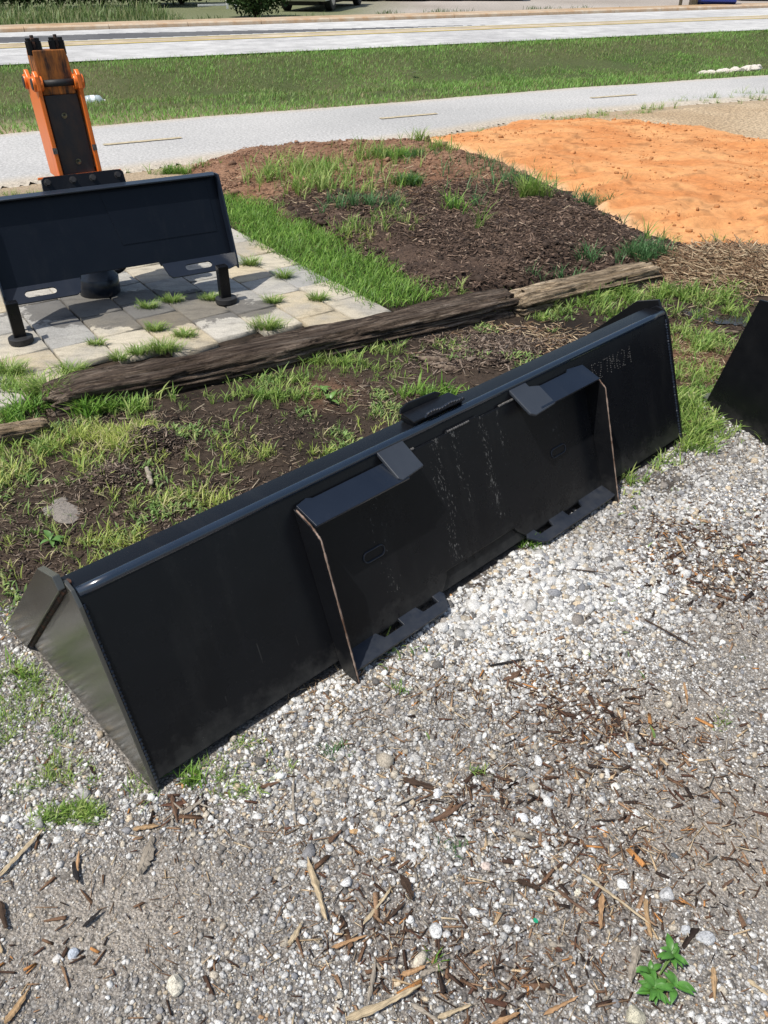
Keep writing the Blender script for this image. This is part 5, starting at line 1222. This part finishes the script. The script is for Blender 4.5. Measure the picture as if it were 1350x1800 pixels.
# ---------------------------------------------------------------- across the road
def leafmass(name, cx, cy, rx, ry, h, n, pal, ls, parent=None, z0=0, hollow=.45):
    u = rng.normal(0, 1, (n, 3)); u /= np.linalg.norm(u, axis=1)[:, None]; rad = rng.uniform(hollow, 1, n) ** .6
    az = np.arctan2(u[:, 1], u[:, 0]); lump = .8 + .35 * vnoise(az * 2.2 + cx, u[:, 2] * 2.5 + cy, 3)
    P0 = u * (rad * lump)[:, None] * np.array([rx, ry, h / 2]) + np.array([cx, cy, z0 + h / 2])
    P0 += rng.normal(0, .05, (n, 3)) * h * .3
    P0[:, 2] = np.maximum(P0[:, 2], z0 + .03)
    a = rng.normal(0, 1, (n, 3)); a /= np.linalg.norm(a, axis=1)[:, None]; b = np.cross(a, rng.normal(0, 1, (n, 3))); b /= np.linalg.norm(b, axis=1)[:, None]
    s = ls * rng.uniform(.5, 1.3, (n, 1)); V = np.stack([P0 - a * s, P0 - b * s * .45, P0 + a * s, P0 + b * s * .45], 1)
    F = np.arange(4 * n).reshape(n, 4); cl = np.array(pal)[rng.integers(0, len(pal), n)] * rng.uniform(.6, 1.3, (n, 1))
    return np_mesh(name, V.reshape(-1, 3), F, M['leafy'], np.repeat(cl, 4, 0), parent)
M['leafy'] = mat_attr('shrub leaves', .6, .3, .25)
M['bark'] = mat_simple('dark bark', (.06, .045, .035), .9, .2, 0, 20, (.12, .09, .07), .8)
def shrub(px, py, rx, ry, h, n, pal, label, ls=.05, trunk=True, back=0, name='shrub', cat='shrub', group='shrubs across the road', z0=0.0):
    g = W(px, py); g = g + np.array([0, ry * .8 + back]); root = empty(name, (g[0], g[1], 0)); tag(root, label, cat, group)
    leafmass('foliage' if name == 'shrub' else 'crown', 0, 0, rx, ry, h, n, pal, ls, root, z0)
    b = MB(); q = random.Random(int(px))
    for i in range(5):
        a = q.uniform(0, 6.28); b.tube([(q.uniform(-.05, .05), q.uniform(-.05, .05), 0), (math.cos(a) * rx * .3, math.sin(a) * ry * .3, z0 + h * .4), (math.cos(a + .3) * rx * .55, math.sin(a + .3) * ry * .5, z0 + h * .75)], [.045, .03, .012], 7)
    b.build('trunk' if name == 'tree' else 'stem', M['bark'], root)
GD = [(.035, .075, .02), (.05, .1, .028), (.025, .055, .015), (.08, .14, .04)]; GL = [(.09, .16, .04), (.13, .21, .06), (.07, .13, .03)]
shrub(445, 33, 1.1, .9, 1.9, 9000, GD, 'dark dense bush beside the white posts, left of the white pickup', .06)
for i, (px, py, rx, h, l) in enumerate([(10, 22, 2.2, 3.2, 'leftmost dark thicket bush at the left edge of the photo'), (75, 20, 2.0, 2.8, 'thicket bush right of the leftmost one'), (150, 18, 2.2, 3.4, 'dark thicket bush behind the breaker mast'), (225, 17, 2.0, 3.0, 'dark bush right of the one behind the mast'), (300, 12, 2.0, 2.6, 'thicket bush at the far end of the tall weeds'), (-70, 24, 2.4, 3.2, 'bush just past the left edge of the photo')]):
    shrub(px, py, rx, 1.4, h, 9000, GD, l, .09, back=.9)
# tall weeds in front of the thicket
def weeds_band():
    n = 11000; s = rng.uniform(-24, -1.5, n); t = 8.9 + np.abs(rng.normal(0, 1, n)) * 1.3 + rng.uniform(0, 3.0, n) * (rng.random(n) < .75)
    x = rd[0] * s - rd[1] * t; y = 18.46 + rd[1] * s + rd[0] * t; k = rng.random(n) < np.clip(fbm(x, y, .9, 3, 40) * 2.6 - .75 + (t - 9.5) * .25, .05, 1); x, y, t = x[k], y[k], t[k]; n = len(x)
    H = rng.uniform(.08, .3, n) + np.clip((t - 9.8) * .1, 0, .25) * rng.uniform(.5, 1.2, n)
    cc = np.array([(.15, .22, .07), (.2, .28, .1), (.1, .16, .045), (.3, .31, .15)])[rng.integers(0, 4, n)] * rng.uniform(.7, 1.2, (n, 1))
    tag(blades('tall_weeds', x, y, np.full(n, .02), H, rng.uniform(.015, .035, n), rng.uniform(.1, .8, n), cc), kind='stuff')
    n = 3500; s = rng.uniform(-8, 14, n); t = 9.0 + np.abs(rng.normal(0, .5, n)); x = rd[0] * s - rd[1] * t; y = 18.46 + rd[1] * s + rd[0] * t
    k = rng.random(n) < np.clip(fbm(x, y, 1.2, 3, 41) * 3 - 1.4, 0, 1); x, y = x[k], y[k]; n = len(x)
    tag(blades('roadside_weeds', x, y, np.full(n, .02), rng.uniform(.05, .2, n), rng.uniform(.012, .03, n), rng.uniform(.2, 1.2, n), np.array([(.12, .17, .06)]) * rng.uniform(.6, 1.3, (n, 1))), kind='stuff')
weeds_band()
# white posts with a crossbar, poles at the right
g = W(400, 16); root = empty('post_frame', (g[0], g[1], 0), .45); tag(root, 'thin white twin-post frame standing in the weeds left of the dark bush', 'post frame')
for dx in (0, .3): MB().box((dx, 0, .85), (.07, .07, 1.7)).build('post', M['white'], root, .005)
MB().box((-.55, 0, .13), (1.0, .05, .06)).build('rail', M['white'], root, .005); MB().box((.15, .01, 1.5), (.9, .03, .5)).build('board', M['white'], root, .005)
for (px, py, r, l) in ((1195, 12, .06, 'thin brown pole left of the thick pole across the road'), (1217, 13, .15, 'thick grey wooden pole beside the blue car')):
    g = W(px, py); o = MB().tube([(0, 0, -.1), (0, 0, 2.5), (.02, 0, 7)], [r, r * .95, r * .8], 16).build('pole', M['post'], smooth=True); o.location = (g[0], g[1], 0); tag(o, l, 'pole')

def car(px, py, rz, L, Wc, Hc, c, label, kind='car', back=0, ride=.26):
    """simple but complete vehicle: origin at the middle of its near end on the ground, x along its length"""
    g = W(px, py) + np.array([0, back]); root = empty('pickup_truck' if kind == 'pickup' else 'parked_car', (g[0], g[1], 0), rz); tag(root, label, 'pickup truck' if kind == 'pickup' else 'car', 'vehicles parked in the lot across the road')
    pm = mat_simple('car paint', c, .25, .5); gm = mat_simple('car glass', (.02, .025, .03), .08, .6)
    hw = Wc / 2
    if kind == 'pickup': lower = [(0, ride), (L, ride), (L, .95), (L - 1.2, 1.05), (L - 1.3, 1.08), (L - 3.0, 1.08), (0, 1.05)]; cab = [(L - 3.1, 1.085), (L - 1.35, 1.085), (L - 1.95, 1.75), (L - 2.95, 1.75)]
    else: lower = [(0, ride), (.12, ride - .02), (L - .1, ride - .02), (L, ride + .05), (L, .62), (L - .15, .78), (L - 1.15, .92), (.9, .95), (.1, .92), (0, .7)]; cab = [(.55, .955), (L - 1.2, .925), (L - 2.0, Hc), (1.1, Hc)]
    MB().prism(lower, (0, 0, 0), (1, 0, 0), (0, 0, 1), (0, 1, 0), -hw, hw).build('body', pm, root, .06)
    MB().prism(cab, (0, 0, 0), (1, 0, 0), (0, 0, 1), (0, 1, 0), -hw + .12, hw - .12).build('window', gm, root, .05)
    MB().prism([(cab[3][0] - .02, cab[3][1] + .002), (cab[2][0] + .02, cab[2][1] + .002), (cab[2][0] - .05, cab[2][1] + .05), (cab[3][0] + .05, cab[3][1] + .05)], (0, 0, 0), (1, 0, 0), (0, 0, 1), (0, 1, 0), -hw + .1, hw - .1).build('roof', pm, root, .03)
    wr = .39 if kind == 'pickup' else .32
    for xx in (.85, L - .85):
        for sgn in (-1, 1):
            b = MB(); y0, y1 = sgn * (hw - .22), sgn * (hw + .012)
            b.tube([(xx, y0, wr), (xx, y0 + (y1 - y0) * .06, wr), (xx, y1 - (y1 - y0) * .1, wr), (xx, y1, wr)], [wr * .93, wr, wr, wr * .93], 30); wl = b.build('wheel', M['rubber'], root)
            b = MB(); b.tube([(xx, y1 - sgn * .004, wr), (xx, y1 + sgn * .012, wr)], [wr * .62, wr * .55], 20); b.build('rim', M['silver'], wl)
    MB().box((-.04, 0, ride + .14), (.12, Wc * .98, .2)).build('bumper', M['silver'] if kind == 'pickup' else pm, root, .03)
    MB().box((L / 2, 0, ride - .06), (L * .9, Wc * .6, .14)).build('underbody', M['rubber'], root, .02)
    for sgn in (-1, 1): MB().box((-.012, sgn * (hw - .16), .74), (.05, .2, .14)).build('taillight', mat_simple('red lamp', (.45, .02, .02), .2), root, .01)
    return root
M['silver'] = mat_simple('silver metal', (.55, .56, .58), .35, .5, .7)
car(530, 21, R(78), 5.6, 1.75, 1.8, (.72, .73, .74), 'white pickup truck parked across the road right of the dark bush', 'pickup', ride=.30)
car(1256, 13, R(75), 4.3, 1.45, 1.5, (.015, .035, .22), 'blue car parked beside the thick pole at the upper right', ride=.12)
for i, (px, rz, c, l) in enumerate([(620, 20, (.05, .05, .055), 'black car parked just right of the pickup, barely in the photo'), (705, 25, (.4, .41, .43), 'silver car third from the left in the far lot'), (770, 25, (.12, .02, .02), 'dark red car at the middle of the far lot'), (845, 30, (.6, .6, .6), 'pale car right of the dark red one'), (885, 30, (.04, .05, .07), 'dark car right of the pale one in the far lot'), (1335, 30, (.05, .05, .05), 'black car at the upper right corner of the photo')]):
    car(px, 2.5 if i < 2 else 2, R(rz + 55), 4.4, 1.7, 1.5, c, l)
